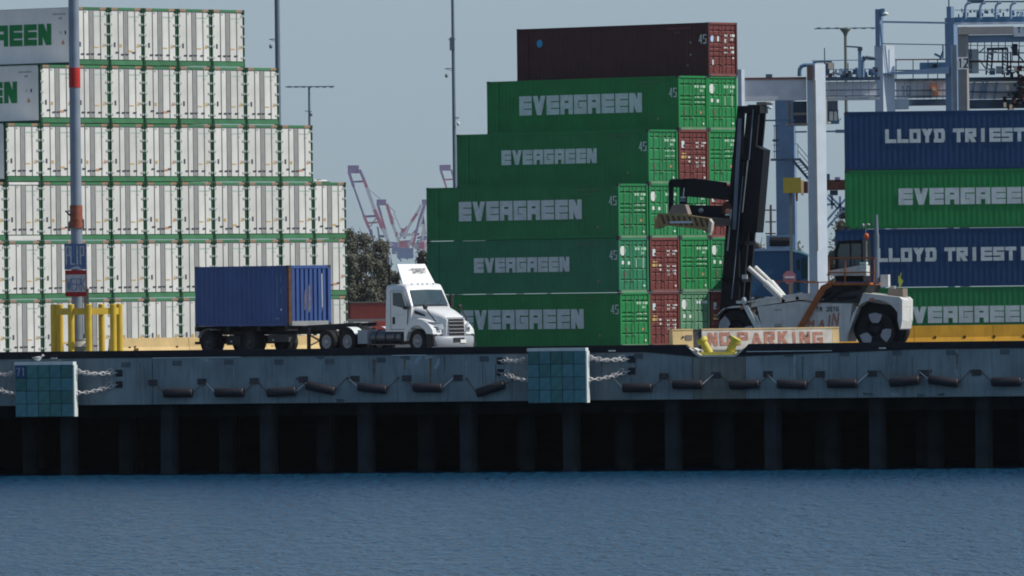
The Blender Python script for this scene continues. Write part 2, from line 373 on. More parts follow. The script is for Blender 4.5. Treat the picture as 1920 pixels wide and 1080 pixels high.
def water():
    m = bpy.data.materials.new('harbour_water'); m.use_nodes = True; t = m.node_tree; N = t.nodes; L = t.links
    p = N['Principled BSDF']; p.inputs['Base Color'].default_value = (0.004, 0.045, 0.096, 1); p.inputs['Roughness'].default_value = 0.27
    p.inputs['IOR'].default_value = 1.33; p.inputs['Specular IOR Level'].default_value = 0.45
    tc = N.new('ShaderNodeTexCoord')
    hs = []
    for sc, dist, det, w_ in (((1.8, 0.36, 1), 1.0, 3, 1.0), ((4.5, 1.1, 1), 1.0, 4, 0.5), ((0.30, 0.09, 1), 1.0, 3, 0.5)):
        mp = N.new('ShaderNodeMapping'); mp.inputs['Scale'].default_value = sc; L.new(tc.outputs['Object'], mp.inputs[0])
        n = N.new('ShaderNodeTexNoise'); n.inputs['Scale'].default_value = dist; n.inputs['Detail'].default_value = det; n.inputs['Roughness'].default_value = 0.55
        L.new(mp.outputs[0], n.inputs['Vector'])
        mu = N.new('ShaderNodeMath'); mu.operation = 'MULTIPLY'; mu.inputs[1].default_value = w_; L.new(n.outputs[0], mu.inputs[0]); hs.append(mu.outputs[0])
    a = N.new('ShaderNodeMath'); L.new(hs[0], a.inputs[0]); L.new(hs[1], a.inputs[1])
    c = N.new('ShaderNodeMath'); L.new(a.outputs[0], c.inputs[0]); L.new(hs[2], c.inputs[1])
    b = N.new('ShaderNodeBump'); b.inputs['Strength'].default_value = 1.0; b.inputs['Distance'].default_value = 0.95
    L.new(c.outputs[0], b.inputs['Height']); L.new(b.outputs[0], p.inputs['Normal'])
    MT['water'] = m
    # the waves themselves: a displaced sheet in front of the quay, flat far to the sides
    import mathutils.noise as mn
    mb = MB(); x0, x1, y0, y1 = -30, 30, 225, 425; nx, ny = 240, 420
    rows = []
    for j in range(ny + 1):
        y = y0 + (y1 - y0) * j / ny; r = []
        for i in range(nx + 1):
            x = x0 + (x1 - x0) * i / nx
            e = min(1, (x - x0) / 3, (x1 - x) / 3, (y - y0) / 8, (y1 - y) / 8)
            h = mn.fractal(Vector((x * 1.9, y * 0.55, 0.3)), 0.9, 2.1, 3) * 0.045 + mn.noise(Vector((x * 0.12, y * 0.07, 5))) * 0.03
            r.append((x, y, WATER_Z + h * e))
        rows.append(r)
    mb.grid(rows, 'water')
    for (a0, a1, b0, b1) in ((-1400, x0, -200, 425), (x1, 1400, -200, 425), (x0, x1, -200, y0)):
        mb.face([(a0, b0, WATER_Z), (a1, b0, WATER_Z), (a1, b1, WATER_Z), (a0, b1, WATER_Z)], 'water')
    o = tag(obj('water', mb), kind='structure')
    return o
water()

# frame of the quay: local x along the face, y inland, z up
def quay_frame(name, label=None, cat=None, kind=None, group=None):
    return thing(name, label, cat, (0, QY, 0), -QA, group, kind)
quay = quay_frame('quay', kind='structure')
NOTCH = (qloc(1292, 655)[0], qloc(1397, 655)[0])
def build_quay():
    random.seed(33)
    # face beam split at the visible joints into concrete segments
    js = [-60] + [qloc(px, 700)[0] for px in (286, 905, 1299, 1398, 1607)] + [60]
    for i in range(len(js) - 1):
        mb = MB(); a, b = js[i] + 0.015, js[i + 1] - 0.015
        m = 'quay_concrete_brown' if i == 3 else 'quay_concrete'
        y0 = 0.0
        mb.box(a, b, y0, 1.4, -2.02, -0.30 if i == 3 else -0.06, m)
        obj('face_beam', mb, quay)
    mb = MB(); mb.box(-60, 60, 0.06, 1.3, -2.0, -0.32, 'quay_concrete'); obj('beam_core', mb, quay)
    # deck slab with the cut-out for the bollard
    mb = MB()
    a, b = NOTCH
    mb.box(-60, a + 0.35, 0.02, 1.4, -0.3, 0.0, 'deck_concrete'); mb.box(b - 0.35, 60, 0.02, 1.4, -0.3, 0.0, 'deck_concrete')
    mb.box(-60, 60, 1.4, 26, -0.6, 0.0, 'deck_concrete')
    obj('deck_slab', mb, quay)
    mb = MB()
    # sloping white cheeks and floor of the bollard recess
    c, d = a + 0.42, b - 0.42
    mb.box(c, d, -0.012, 1.38, -0.28, -0.20, 'notch_white')
    mb.hexa([(a, -0.012, 0.02), (c, -0.012, -0.28), (c, 1.38, -0.28), (a, 1.38, 0.02), (a, -0.012, 0.10), (c + .08, -0.012, -0.20), (c + .08, 1.38, -0.20), (a, 1.38, 0.10)], 'notch_white')
    mb.hexa([(d, -0.012, -0.28), (b, -0.012, 0.02), (b, 1.38, 0.02), (d, 1.38, -0.28), (d - .08, -0.012, -0.20), (b, -0.012, 0.10), (b, 1.38, 0.10), (d - .08, 1.38, -0.20)], 'notch_white')
    obj('bollard_recess', mb, quay)
    # black kerb timber in lengths
    z0, z1 = -0.05, 0.25
    segs = []
    x = -60
    while x < a - 0.5:
        e = min(x + 7.3, a - 0.16)
        if a - 0.16 - e < 1.0: e = a - 0.16
        segs.append((x, e)); x = e
    x = b + 0.16
    while x < 59:
        segs.append((x, min(x + 7.3, 60))); x += 7.3
    for (p, q) in segs:
        mb = MB(); poly = [(p + .01, z0), (q - .01, z0), (q - .01, z1), (p + .01, z1)]
        if abs(q - (a - 0.16)) < 1e-6: poly = [(p + .01, z0), (a + .34, z0 - .22), (a - 0.16, z1), (p + .01, z1)]
        if abs(p - (b + 0.16)) < 1e-6: poly = [(b - .34, z0 - .22), (q - .01, z0), (q - .01, z1), (p, z1)]
        mb.prism(poly, -0.03, 0.32, 'kerb_black'); obj('kerb_timber', mb, quay)
    # thin worn white line along the deck edge under the kerb
    for (p0, p1) in ((286, 452), (1400, 1560), (735, 800)):
        mb = MB(); mb.box(qloc(p0, 660)[0], qloc(p1, 660)[0], -0.035, 0, -0.085, -0.055, 'letter_white'); obj('worn_edge_strip', mb, quay)
    # small cast-in plates below the kerb and fixing pads between the rollers
    for px, py in ((236, 684), (332, 681), (429, 679), (523, 679), (618, 678), (715, 675), (908, 673), (1479, 664), (1584, 663), (1682, 662), (1783, 661), (1884, 660), (1197, 668)):
        x, z = qloc(px, py); mb = MB(); mb.box(x - .2, x + .2, -0.012, 0.03, z - .11, z + .11, 'plate_grey'); obj('cast_plate', mb, quay)
    for px, py in ((287, 718), (379, 716), (477, 715), (569, 712), (666, 711), (763, 710), (859, 709), (1245, 706), (1343, 704), (1440, 702), (1538, 702), (1636, 701), (1733, 700), (1831, 699)):
        x, z = qloc(px, py); mb = MB(); mb.box(x - .19, x + .19, -0.06, 0.03, z - .11, z + .14, 'machine_charcoal'); obj('fixing_pad', mb, quay)
    for px, py in ((102, 672), (1148, 658), (1655, 653)):
        x, z = qloc(px, py); mb = MB(); mb.box(x - .14, x + .14, -0.10, 0.0, z - .02, z + .03, 'white_mark'); obj('edge_cleat', mb, quay)
    # pale paint dabs on the face
    def blob(cx, cz, pts, y=-0.004):
        return [(cx + a * .35, y, cz + b * .35) for a, b in pts]
    x, z = qloc(785, 674); mb = MB(); mb.face(blob(x, z, ((-.6, -.5), (-.1, -.6), (.35, .1), (.5, .7), (.2, .8), (-.2, .3))), 'letter_white')
    x2, z2 = qloc(821, 684); mb.face(blob(x2, z2, ((-.6, -.4), (-.2, -.5), (.1, -.1), (.25, .7), (.05, .8), (-.15, .1))), 'letter_white')
    MT['paint_dab'] = mat('paint_dab', (0.30, 0.38, 0.44), 0.8, var=0.3, scale=4)
    mb.mats = ['paint_dab']; obj('paint_dab', mb, quay)
    # rust runs and spalls on the face
    for k in range(26):
        x = random.uniform(-27, 27); z = random.uniform(-.5, -.12); w_ = random.uniform(.03, .10); l_ = random.uniform(.4, 1.5); m_ = random.choice(['stain_rust', 'stain_dark', 'stain_dark', 'stain_pale'])
        mb = MB(); mb.face([(x - w_ * .5, -.003, z), (x - w_ * .3, -.003, z - l_), (x + w_ * .2, -.003, z - l_ * .9), (x + w_ * .6, -.003, z)], m_); obj('stain', mb, quay)
    for k in range(14):
        x = random.uniform(-27, 27); z = random.choice([random.uniform(-2.0, -1.8), random.uniform(-.2, -.1)]); pts = []
        for j in range(8): r_ = random.uniform(.06, .22); pts.append((x + r_ * 1.5 * math.cos(R(45 * j)), -.0035, min(-.08, max(-2.01, z + r_ * .6 * math.sin(R(45 * j))))))
        mb = MB(); mb.face(pts, random.choice(['stain_dark', 'stain_pale'])); obj('spall', mb, quay)
    # piles: front row wide, then two rows of narrower ones further under the deck, cross caps
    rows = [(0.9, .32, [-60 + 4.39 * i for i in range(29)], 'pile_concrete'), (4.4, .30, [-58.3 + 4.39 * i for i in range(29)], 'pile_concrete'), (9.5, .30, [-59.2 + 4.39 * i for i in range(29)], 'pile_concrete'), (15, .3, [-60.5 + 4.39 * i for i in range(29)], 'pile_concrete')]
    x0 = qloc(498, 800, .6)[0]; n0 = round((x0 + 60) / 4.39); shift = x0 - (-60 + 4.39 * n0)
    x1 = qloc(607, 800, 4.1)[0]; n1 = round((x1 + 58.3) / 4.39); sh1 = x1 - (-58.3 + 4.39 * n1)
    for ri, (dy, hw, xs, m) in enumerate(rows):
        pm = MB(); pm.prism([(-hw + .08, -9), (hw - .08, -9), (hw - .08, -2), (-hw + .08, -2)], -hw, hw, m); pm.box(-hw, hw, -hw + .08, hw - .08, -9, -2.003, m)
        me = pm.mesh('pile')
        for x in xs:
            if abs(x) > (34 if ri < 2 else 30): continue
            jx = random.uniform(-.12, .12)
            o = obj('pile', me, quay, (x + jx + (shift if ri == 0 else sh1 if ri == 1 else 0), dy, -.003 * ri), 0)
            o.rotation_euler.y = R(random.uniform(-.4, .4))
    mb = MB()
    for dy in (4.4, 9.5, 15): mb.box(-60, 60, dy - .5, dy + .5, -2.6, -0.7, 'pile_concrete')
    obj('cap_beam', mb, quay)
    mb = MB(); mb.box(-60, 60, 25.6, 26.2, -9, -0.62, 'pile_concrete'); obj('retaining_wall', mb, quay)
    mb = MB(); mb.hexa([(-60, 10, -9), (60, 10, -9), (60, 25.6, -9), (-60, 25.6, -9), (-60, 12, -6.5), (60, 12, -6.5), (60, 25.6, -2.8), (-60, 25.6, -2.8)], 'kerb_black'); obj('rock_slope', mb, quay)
build_quay()

def ground():
    mb = MB(); q = lambda x, y, z: tuple(Vector((0, QY, z)) + qx * x + qn * y)
    st = [(26.0, -0.004), (45, -0.38), (120, -0.40), (700, -0.42), (9300, -0.5)]
    for (y0, z0), (y1, z1) in zip(st, st[1:]):
        w0, w1 = (900, 900)
        if y0 >= 700: w0 = w1 = 2900
        mb.face([q(-w0, y0, z0), q(w0, y0, z0), q(w1, y1, z1), q(-w1, y1, z1)], 'asphalt')
    mb.face([q(-900, 0.0, -0.01), q(-60, 0, -0.01), q(-60, 26, -0.004), q(-900, 26, -0.004)], 'asphalt')
    mb.face([q(60, 0.0, -0.01), q(900, 0, -0.01), q(900, 26, -0.004), q(60, 26, -0.004)], 'asphalt')
    tag(obj('yard_ground', mb), kind='structure')
ground()
def gz(x, y):
    "height of deck / yard at a world point"
    d = (Vector((x, y, 0)) - Vector((0, QY, 0))).dot(qn)
    if d < 26: return 0.0
    if d < 45: return -0.004 - 0.376 * (d - 26) / 19
    return -0.38 - 0.02 * min(1, (d - 45) / 75)

# ------------------------------------------------------------------ containers
W = 2.438
def corr(mb, x0, x1, z0, z1, y, m, period=0.278, depth=0.036, sgn=-1, axis='x'):
    "trapezoid-corrugated wall from x0 to x1; y is the outer plane, sgn the outward side"
    n = max(1, round((x1 - x0) / period)); p = (x1 - x0) / n
    pts = []
    for i in range(n):
        a = x0 + i * p
        pts += [(a, 0), (a + p * .26, 0), (a + p * .5, 1), (a + p * .76, 1)]
    pts.append((x1, 0))
    lo = []; hi = []
    for t, d in pts:
        q = y - sgn * d * depth
        lo.append((t, q, z0) if axis == 'x' else (q, t, z0)); hi.append((t, q, z1) if axis == 'x' else (q, t, z1))
    for i in range(len(pts) - 1):
        mb.face([lo[i], lo[i + 1], hi[i + 1], hi[i]], m)

DOORTYPES = {'A': (0.075, 0.115, [.125, .37, .455, .545, .79]), 'B': (0.06, 0.1, [.10, .345, .575, .80]), 'C': (.06, .09, [.12, .24, .37, .47, .56, .66, .83])}
_cc = {}
def container_meshes(L, H, side, door, dtype, rod, letters, marks):
    key = (L, H, side, door, dtype, letters, marks)
    if key in _cc: return _cc[key]
    w = W / 2; P = []
    # body shell
    mb = MB()
    corr(mb, -L + .14, -.14, .14, H - .10, -w + .012, side, depth=.022 if L > 13 else .0055)
    corr(mb, -L + .14, -.14, .14, H - .10, w - .012, side, sgn=1)
    corr(mb, -w + .14, w - .14, .14, H - .10, -L + .01, side, period=.25, axis='y')
    mb.face([(-L + .05, -w + .05, H - .035), (-.05, -w + .05, H - .035), (-.05, w - .05, H - .035), (-L + .05, w - .05, H - .035)], side)
    mb.face([(-L + .05, -w + .05, .13), (-.05, -w + .05, .13), (-.05, w - .05, .13), (-L + .05, w - .05, .13)], 'machine_charcoal')
    P.append(('body', mb.mesh('body')))
    for sy in (-1, 1):
        for x0, x1, mm in ((-.15, 0, door), (-L, -L + .15, side)):
            mb = MB(); a, b = (sy * w, sy * (w - .12)); mb.box(x0, x1, min(a, b), max(a, b), .12, H - .115, mm if mm != door else side); P.append(('corner_post', mb.mesh('corner_post')))
        mb = MB(); mb.box(-L + .16, -.16, min(sy * w, sy * (w - .06)), max(sy * w, sy * (w - .06)), H - .10, H - .012, side); P.append(('top_rail', mb.mesh('top_rail')))
        mb = MB(); mb.box(-L + .16, -.16, min(sy * w, sy * (w - .06)), max(sy * w, sy * (w - .06)), .01, .15, side); P.append(('bottom_rail', mb.mesh('bottom_rail')))
    if L > 13:
        for x in (-.76, -L + .76):
            mb = MB(); mb.box(x - .08, x + .08, -w - .002, -w + .05, .15, H - .10, side); P.append(('intermediate_post', mb.mesh('intermediate_post')))
    # castings
    mb = MB(); mb.box(-.178, .004, -.004, .166, -.0, .118, 'machine_charcoal'); cm = mb.mesh('corner_casting')
    P.append(('corner_casting', cm))
    # door end
    mb = MB(); mb.box(-.14, -.004, -w + .12, w - .12, H - .115, H, door); P.append(('door_header', mb.mesh('door_header')))
    mb = MB(); mb.box(-.14, -.004, -w + .12, w - .12, 0, .13, 'maroon_rod' if 'maroon' in door else 'grey_green_rod'); P.append(('door_sill', mb.mesh('door_sill')))
    dep, gh, fr = DOORTYPES[dtype]
    z0, z1 = .14, H - .125; hh = z1 - z0
    for k, (ya, yb) in enumerate(((-w + .13, -.02), (.02, w - .13))):
        mb = MB(); rows = [(z1, 0)]
        for f in fr:
            c = z1 - hh * f
            rows += [(c + gh / 2, 0), (c + gh / 2 - .015, -dep), (c - gh / 2 + .05, -dep), (c - gh / 2 - .02, 0)]
        rows.append((z0, 0))
        x = -.055
        for (za, da), (zb, db) in zip(rows, rows[1:]):
            mb.face([(x + db, ya + .06, zb), (x + db, yb - .06, zb), (x + da, yb - .06, za), (x + da, ya + .06, za)], door)
        mb.box(x - .05, x + .004, ya, ya + .06, z0, z1, door); mb.box(x - .05, x + .004, yb - .06, yb, z0, z1, door)
        rods = []
        for ry in (ya + (yb - ya) * (.36 if k == 0 else .30), ya + (yb - ya) * (.80 if k == 0 else .72)):
            rm = MB(); rm.cyl((-.030, ry, .04), (-.030, ry, H - .05), .015, rod, n=6)
            for zz in (.30, 1.0, 1.9, H - .35): rm.box(-.05, -.010, ry - .04, ry + .04, zz - .025, zz + .025, rod)
            if True:
                zz = .62 + .04 * k; rm.box(.0, .02, ry - .02, ry + (.28 if k == 0 else -.02), zz, zz + .035, rod)
            rods.append(('locking_rod', rm.mesh('locking_rod')))
        # placards on this leaf: (dy, z fraction from top, wy, hz, material)
        for (kk, fy, fz, wy, hz, mm) in MARKS[marks]:
            if kk != k: continue
            cy = ya + (yb - ya) * fy; cz = z1 - hh * fz
            if mm == 'oval':
                pts = [(x + .012, cy + wy / 2 * math.cos(t), cz + hz / 2 * math.sin(t)) for t in [2 * math.pi * i / 16 for i in range(16)]]
                mb.face(pts, 'white_mark')
            elif mm == 'disc':
                pts = [(x + .012, cy + wy / 2 * math.cos(t), cz + hz / 2 * math.sin(t)) for t in [2 * math.pi * i / 14 for i in range(14)]]
                mb.face(pts, 'light_blue_dot')
            else:
                mb.face([(x + .012, cy - wy / 2, cz - hz / 2), (x + .012, cy + wy / 2, cz - hz / 2), (x + .012, cy + wy / 2, cz + hz / 2), (x + .012, cy - wy / 2, cz + hz / 2)], mm)
        P.append(('door', mb.mesh('door'), rods))
    # lettering on the visible long side
    if letters:
        kind, s, xoff, ztop, h, pitch = letters
        k0 = 0
        for word in s.split(' '):
            mb = MB(); text(mb, word, (-L + xoff + k0 * pitch * (.93 if k0 else 1), -w - .004, H - ztop - h), (1, 0, 0), (0, 0, 1), h, pitch * .92, pitch, h * (.30 if pitch > .7 else .27), 'letter_white'); P.append(('lettering', mb.mesh('lettering'))); k0 += len(word) + 1
    if L > 13:
        mb = MB(); text(mb, '45', (-.66, -w - .008, H - 1.15), (1, 0, 0), (0, 0, 1), .50, .24, .30, .062, 'letter_white'); P.append(('size_number', mb.mesh('size_number')))
        mb = MB()
        for i in range(11): mb.face([(-2.9 + i * .15, -w - .006, H - .33), (-2.9 + i * .15 + .10, -w - .006, H - .33), (-2.9 + i * .15 + .10, -w - .006, H - .23), (-2.9 + i * .15, -w - .006, H - .23)], 'dark_green_rod' if 'maroon' not in side else 'maroon_rod')
        for i in range(3): mb.face([(-2.4 + i * .16, -w - .006, H - .55), (-2.4 + i * .16 + .10, -w - .006, H - .55), (-2.4 + i * .16 + .10, -w - .006, H - .46), (-2.4 + i * .16, -w - .006, H - .46)], 'dark_green_rod' if 'maroon' not in side else 'maroon_rod')
        mb.face([(-1.5, -w - .006, .55), (-1.42, -w - .006, .55), (-1.42, -w - .006, .65), (-1.5, -w - .006, .65)], 'orange_mark')
        P.append(('code_marking', mb.mesh('code_marking')))
    _cc[key] = P
    return P
# (leaf, fraction across, fraction from top, width, height, material)
MARKS = {
 'A': [(1, .30, .17, .34, .13, 'pale_mark'), (1, .80, .17, .40, .13, 'pale_mark'), (1, .70, .255, .24, .13, 'pale_mark'), (1, .35, .385, .36, .06, 'pale_mark'), (1, .78, .385, .3, .06, 'pale_mark'), (1, .35, .49, .36, .05, 'pale_mark'), (1, .78, .49, .3, .05, 'pale_mark'), (1, .62, .70, .16, .13, 'orange_mark'), (0, .38, .70, .16, .26, 'maroon_rod'), (1, .80, .93, .14, .09, 'white_mark')],
 'B': [(0, .22, .21, .46, .52, 'oval'), (1, .30, .17, .36, .15, 'pale_mark'), (1, .80, .17, .40, .15, 'pale_mark'), (1, .72, .26, .22, .14, 'pale_mark'), (0, .22, .45, .18, .19, 'white_mark'), (0, .68, .46, .18, .17, 'white_mark'), (1, .22, .46, .06, .5, 'pale_mark'), (1, .74, .46, .14, .55, 'pale_mark'), (0, .38, .69, .18, .30, 'maroon_rod'), (1, .82, .92, .14, .09, 'white_mark')],
 'P': [(0, .22, .21, .46, .52, 'oval'), (1, .30, .17, .36, .15, 'letter_white'), (1, .80, .17, .40, .15, 'letter_white'), (0, .22, .45, .18, .19, 'white_mark'), (0, .68, .46, .18, .17, 'white_mark')],
 'R': [(0, .25, .25, .28, .36, 'letter_white'), (0, .30, .28, .14, .12, 'dark_mark'), (0, .30, .44, .36, .07, 'amber_mark'), (0, .28, .51, .40, .15, 'amber_mark'), (0, .72, .515, .22, .09, 'white_mark'), (0, .72, .60, .14, .10, 'white_mark'), (1, .30, .22, .24, .09, 'white_mark'), (1, .82, .22, .38, .07, 'white_mark'), (1, .30, .30, .16, .12, 'white_mark'), (1, .72, .28, .2, .10, 'letter_white'), (1, .28, .53, .22, .08, 'white_mark'), (1, .74, .53, .28, .08, 'white_mark'), (1, .28, .62, .22, .08, 'letter_white'), (1, .76, .62, .28, .08, 'letter_white'), (1, .30, .69, .14, .17, 'letter_white'), (1, .76, .68, .22, .12, 'white_mark'), (1, .85, .93, .12, .09, 'white_mark')],
 'T': [(0, .24, .29, .30, .36, 'disc'), (0, .70, .29, .14, .28, 'white_mark'), (1, .28, .22, .24, .11, 'white_mark'), (1, .80, .22, .36, .13, 'white_mark'), (1, .26, .33, .2, .20, 'white_mark'), (1, .74, .30, .2, .12, 'letter_white'), (1, .26, .47, .30, .07, 'white_mark'), (1, .74, .47, .32, .09, 'white_mark'), (1, .26, .57, .26, .07, 'white_mark'), (1, .78, .56, .26, .14, 'white_mark'), (1, .8, .68, .2, .08, 'white_mark'), (0, .3, .77, .16, .28, 'letter_white')],
 'N': [],
}
def add_castings(parent, L, H, me):
    w = W / 2
    for x in (0, -L):
        for sy in (-1, 1):
            for z in (0, H - .118):
                o = obj('corner_casting', me, parent)
                sx = 1 if x == 0 else -1
                o.location = (x, sy * w, z); o.scale = (sx, -sy, 1)
def container(loc, rz, L, H, side, door, dtype, rod, letters, marks, label, group, name='shipping_container'):
    t = thing(name, label, 'container', loc, rz, group)
    P = container_meshes(L, H, side, door, dtype, rod, letters, marks)
    cm = [p for p in P if p[0] == 'corner_casting'][0][1]
    inst([p for p in P if p[0] != 'corner_casting'], t); add_castings(t, L, H, cm)
    return t

# ---- green stack
GA = R(41.2); gx = Vector((math.cos(GA), -math.sin(GA), 0)); gy = Vector((math.sin(GA), math.cos(GA), 0))
GH = 2.896; DZ = 2.905
p6 = at(1162, 548.5, 515.0); base = Vector((p6.x, p6.y, p6.z - GH))     # near top corner of the lowest tier
BIG = lambda xo, zt: ('E', 'EVErGrEEN', xo, zt, 1.05, .985)
SML = lambda xo, zt: ('E', 'EVErGrEEN', xo, zt, .80, .765)
G = {(6, 0): ('green_paint_fresh', 'A', 'A', BIG(2.35, .86)), (6, 1): ('maroon_paint', 'C', 'R', None), (6, 2): ('pale_green_paint', 'B', 'P', None), (6, 3): ('maroon_paint', 'C', 'R', None),
     (5, 0): ('teal_paint', 'B', 'B', SML(3.4, .95)), (5, 1): ('maroon_paint', 'C', 'R', None), (5, 2): ('green_paint_fresh', 'A', 'A', None), (5, 3): ('green_paint', 'B', 'B', None),
     (4, 0): ('green_paint', 'A', 'A', BIG(2.35, .80)), (4, 1): ('green_paint', 'B', 'B', None), (4, 2): ('green_paint', 'A', 'A', None), (4, 3): ('maroon_paint', 'C', 'R', None),
     (3, 1): ('green_paint', 'B', 'A', SML(3.25, .93)), (3, 2): ('maroon_paint', 'C', 'R', None), (3, 3): ('green_paint_fresh', 'A', 'A', None),
     (2, 2): ('green_paint_fresh', 'A', 'A', BIG(2.35, .86)), (2, 3): ('green_paint_fresh', 'B', 'B', None),
     (1, 3): ('maroon_paint', 'C', 'T', None)}
TIER = {1: 'top', 2: 'second', 3: 'third', 4: 'fourth', 5: 'fifth', 6: 'lowest'}
CN = {'green_paint': 'green', 'green_paint_fresh': 'bright green', 'maroon_paint': 'maroon', 'teal_paint': 'teal green', 'pale_green_paint': 'pale faded green'}
for (r, c), (pm, dt, mk, lt) in G.items():
    loc = base + gy * (1.219 + c * 2.52 + random.uniform(-.012, .012)) + gx * random.uniform(-.03, .03) + Vector((0, 0, DZ * (6 - r)))
    n_in = sum(1 for k in G if k[0] == r); left = min(k[1] for k in G if k[0] == r)
    side = 'dark_maroon_paint' if (r, c) == (1, 3) else pm
    rod = 'maroon_rod' if 'maroon' in pm else 'grey_green_rod'
    if (r, c) == (1, 3): lab = 'maroon container alone on top of the central stack, small blue disc on its side'
    elif n_in == 2: lab = '%s container, %s of two in the second tier of the central stack' % (CN[pm], 'left one' if c == left else 'right one')
    else: lab = '%s container, %s from the left in the %s tier of the central stack' % (CN[pm], ORD[c - left], TIER[r])
    t = container(loc, -GA, 13.716, GH, side, pm, dt, rod, lt, mk, lab, 'containers of the central stack')
    if (r, c) == (1, 3):
        mb = MB(); pts = [(-12.05 + .22 * math.cos(a), -W / 2 - .008, 2.05 + .22 * math.sin(a)) for a in [2 * math.pi * i / 16 for i in range(16)]]
        mb.face(pts, 'blue_dot'); obj('logo_disc', mb, t)
        mb = MB(); mb.box(-1.5, -1.48, -W / 2 - .012, -W / 2 - .004, 1.1, 2.5, 'maroon_rod'); mb.box(-1.3, -1.20, -W / 2 - .012, -W / 2 - .004, 1.78, 1.88, 'steel_grey'); mb.box(-1.3, -1.20, -W / 2 - .012, -W / 2 - .004, 1.12, 1.22, 'steel_grey'); obj('placard', mb, t)

# ---- right stack (long sides towards the water)
RD = 478.0
pr = [(1585, 204.5, 'navy_paint', 12.192, 'LT', 1660, 'dark blue container with white shipping line lettering, topmost of the right stack'),
      (1586, 313.5, 'green_paint_fresh', 12.192, 'EG', 1685, 'green container with white lettering between two dark blue ones in the right stack'),
      (1568, 425.5, 'navy_paint', 12.192, 'LT', 1644, 'streaked dark blue container, second from the bottom of the right stack'),
      (1570, 537.5, 'green_paint', 12.192, 'EG', 1682, 'green container at the bottom of the right stack behind the yellow barrier')]
for i, (px, py, pm, L, kind, tx, lab) in enumerate(pr):
    a = R(-1.0)
    p = at(px, py, RD - W / 2); s = FPX / RD
    o = Vector((p.x + L, RD, p.z - GH))
    pitch = {'LT': .60, 'EG': .765}[kind]; h = {'LT': .68, 'EG': .82}[kind]
    xo = (tx - px) / (FPX / (RD - W / 2)); zt = {0: .90, 1: .92, 2: .96, 3: .96}[i]
    lt = ('E', 'LLOYD TRIESTINO' if kind == 'LT' else 'EVErGrEEN', xo, zt, h, pitch)
    z = (at(1585, 650, RD).z if False else None)
    container((o.x, o.y, -0.38 + DZ * (3 - i) + .02), a, L, GH, pm, pm, 'A', 'grey_green_rod', lt, 'N', lab, 'containers of the right stack')

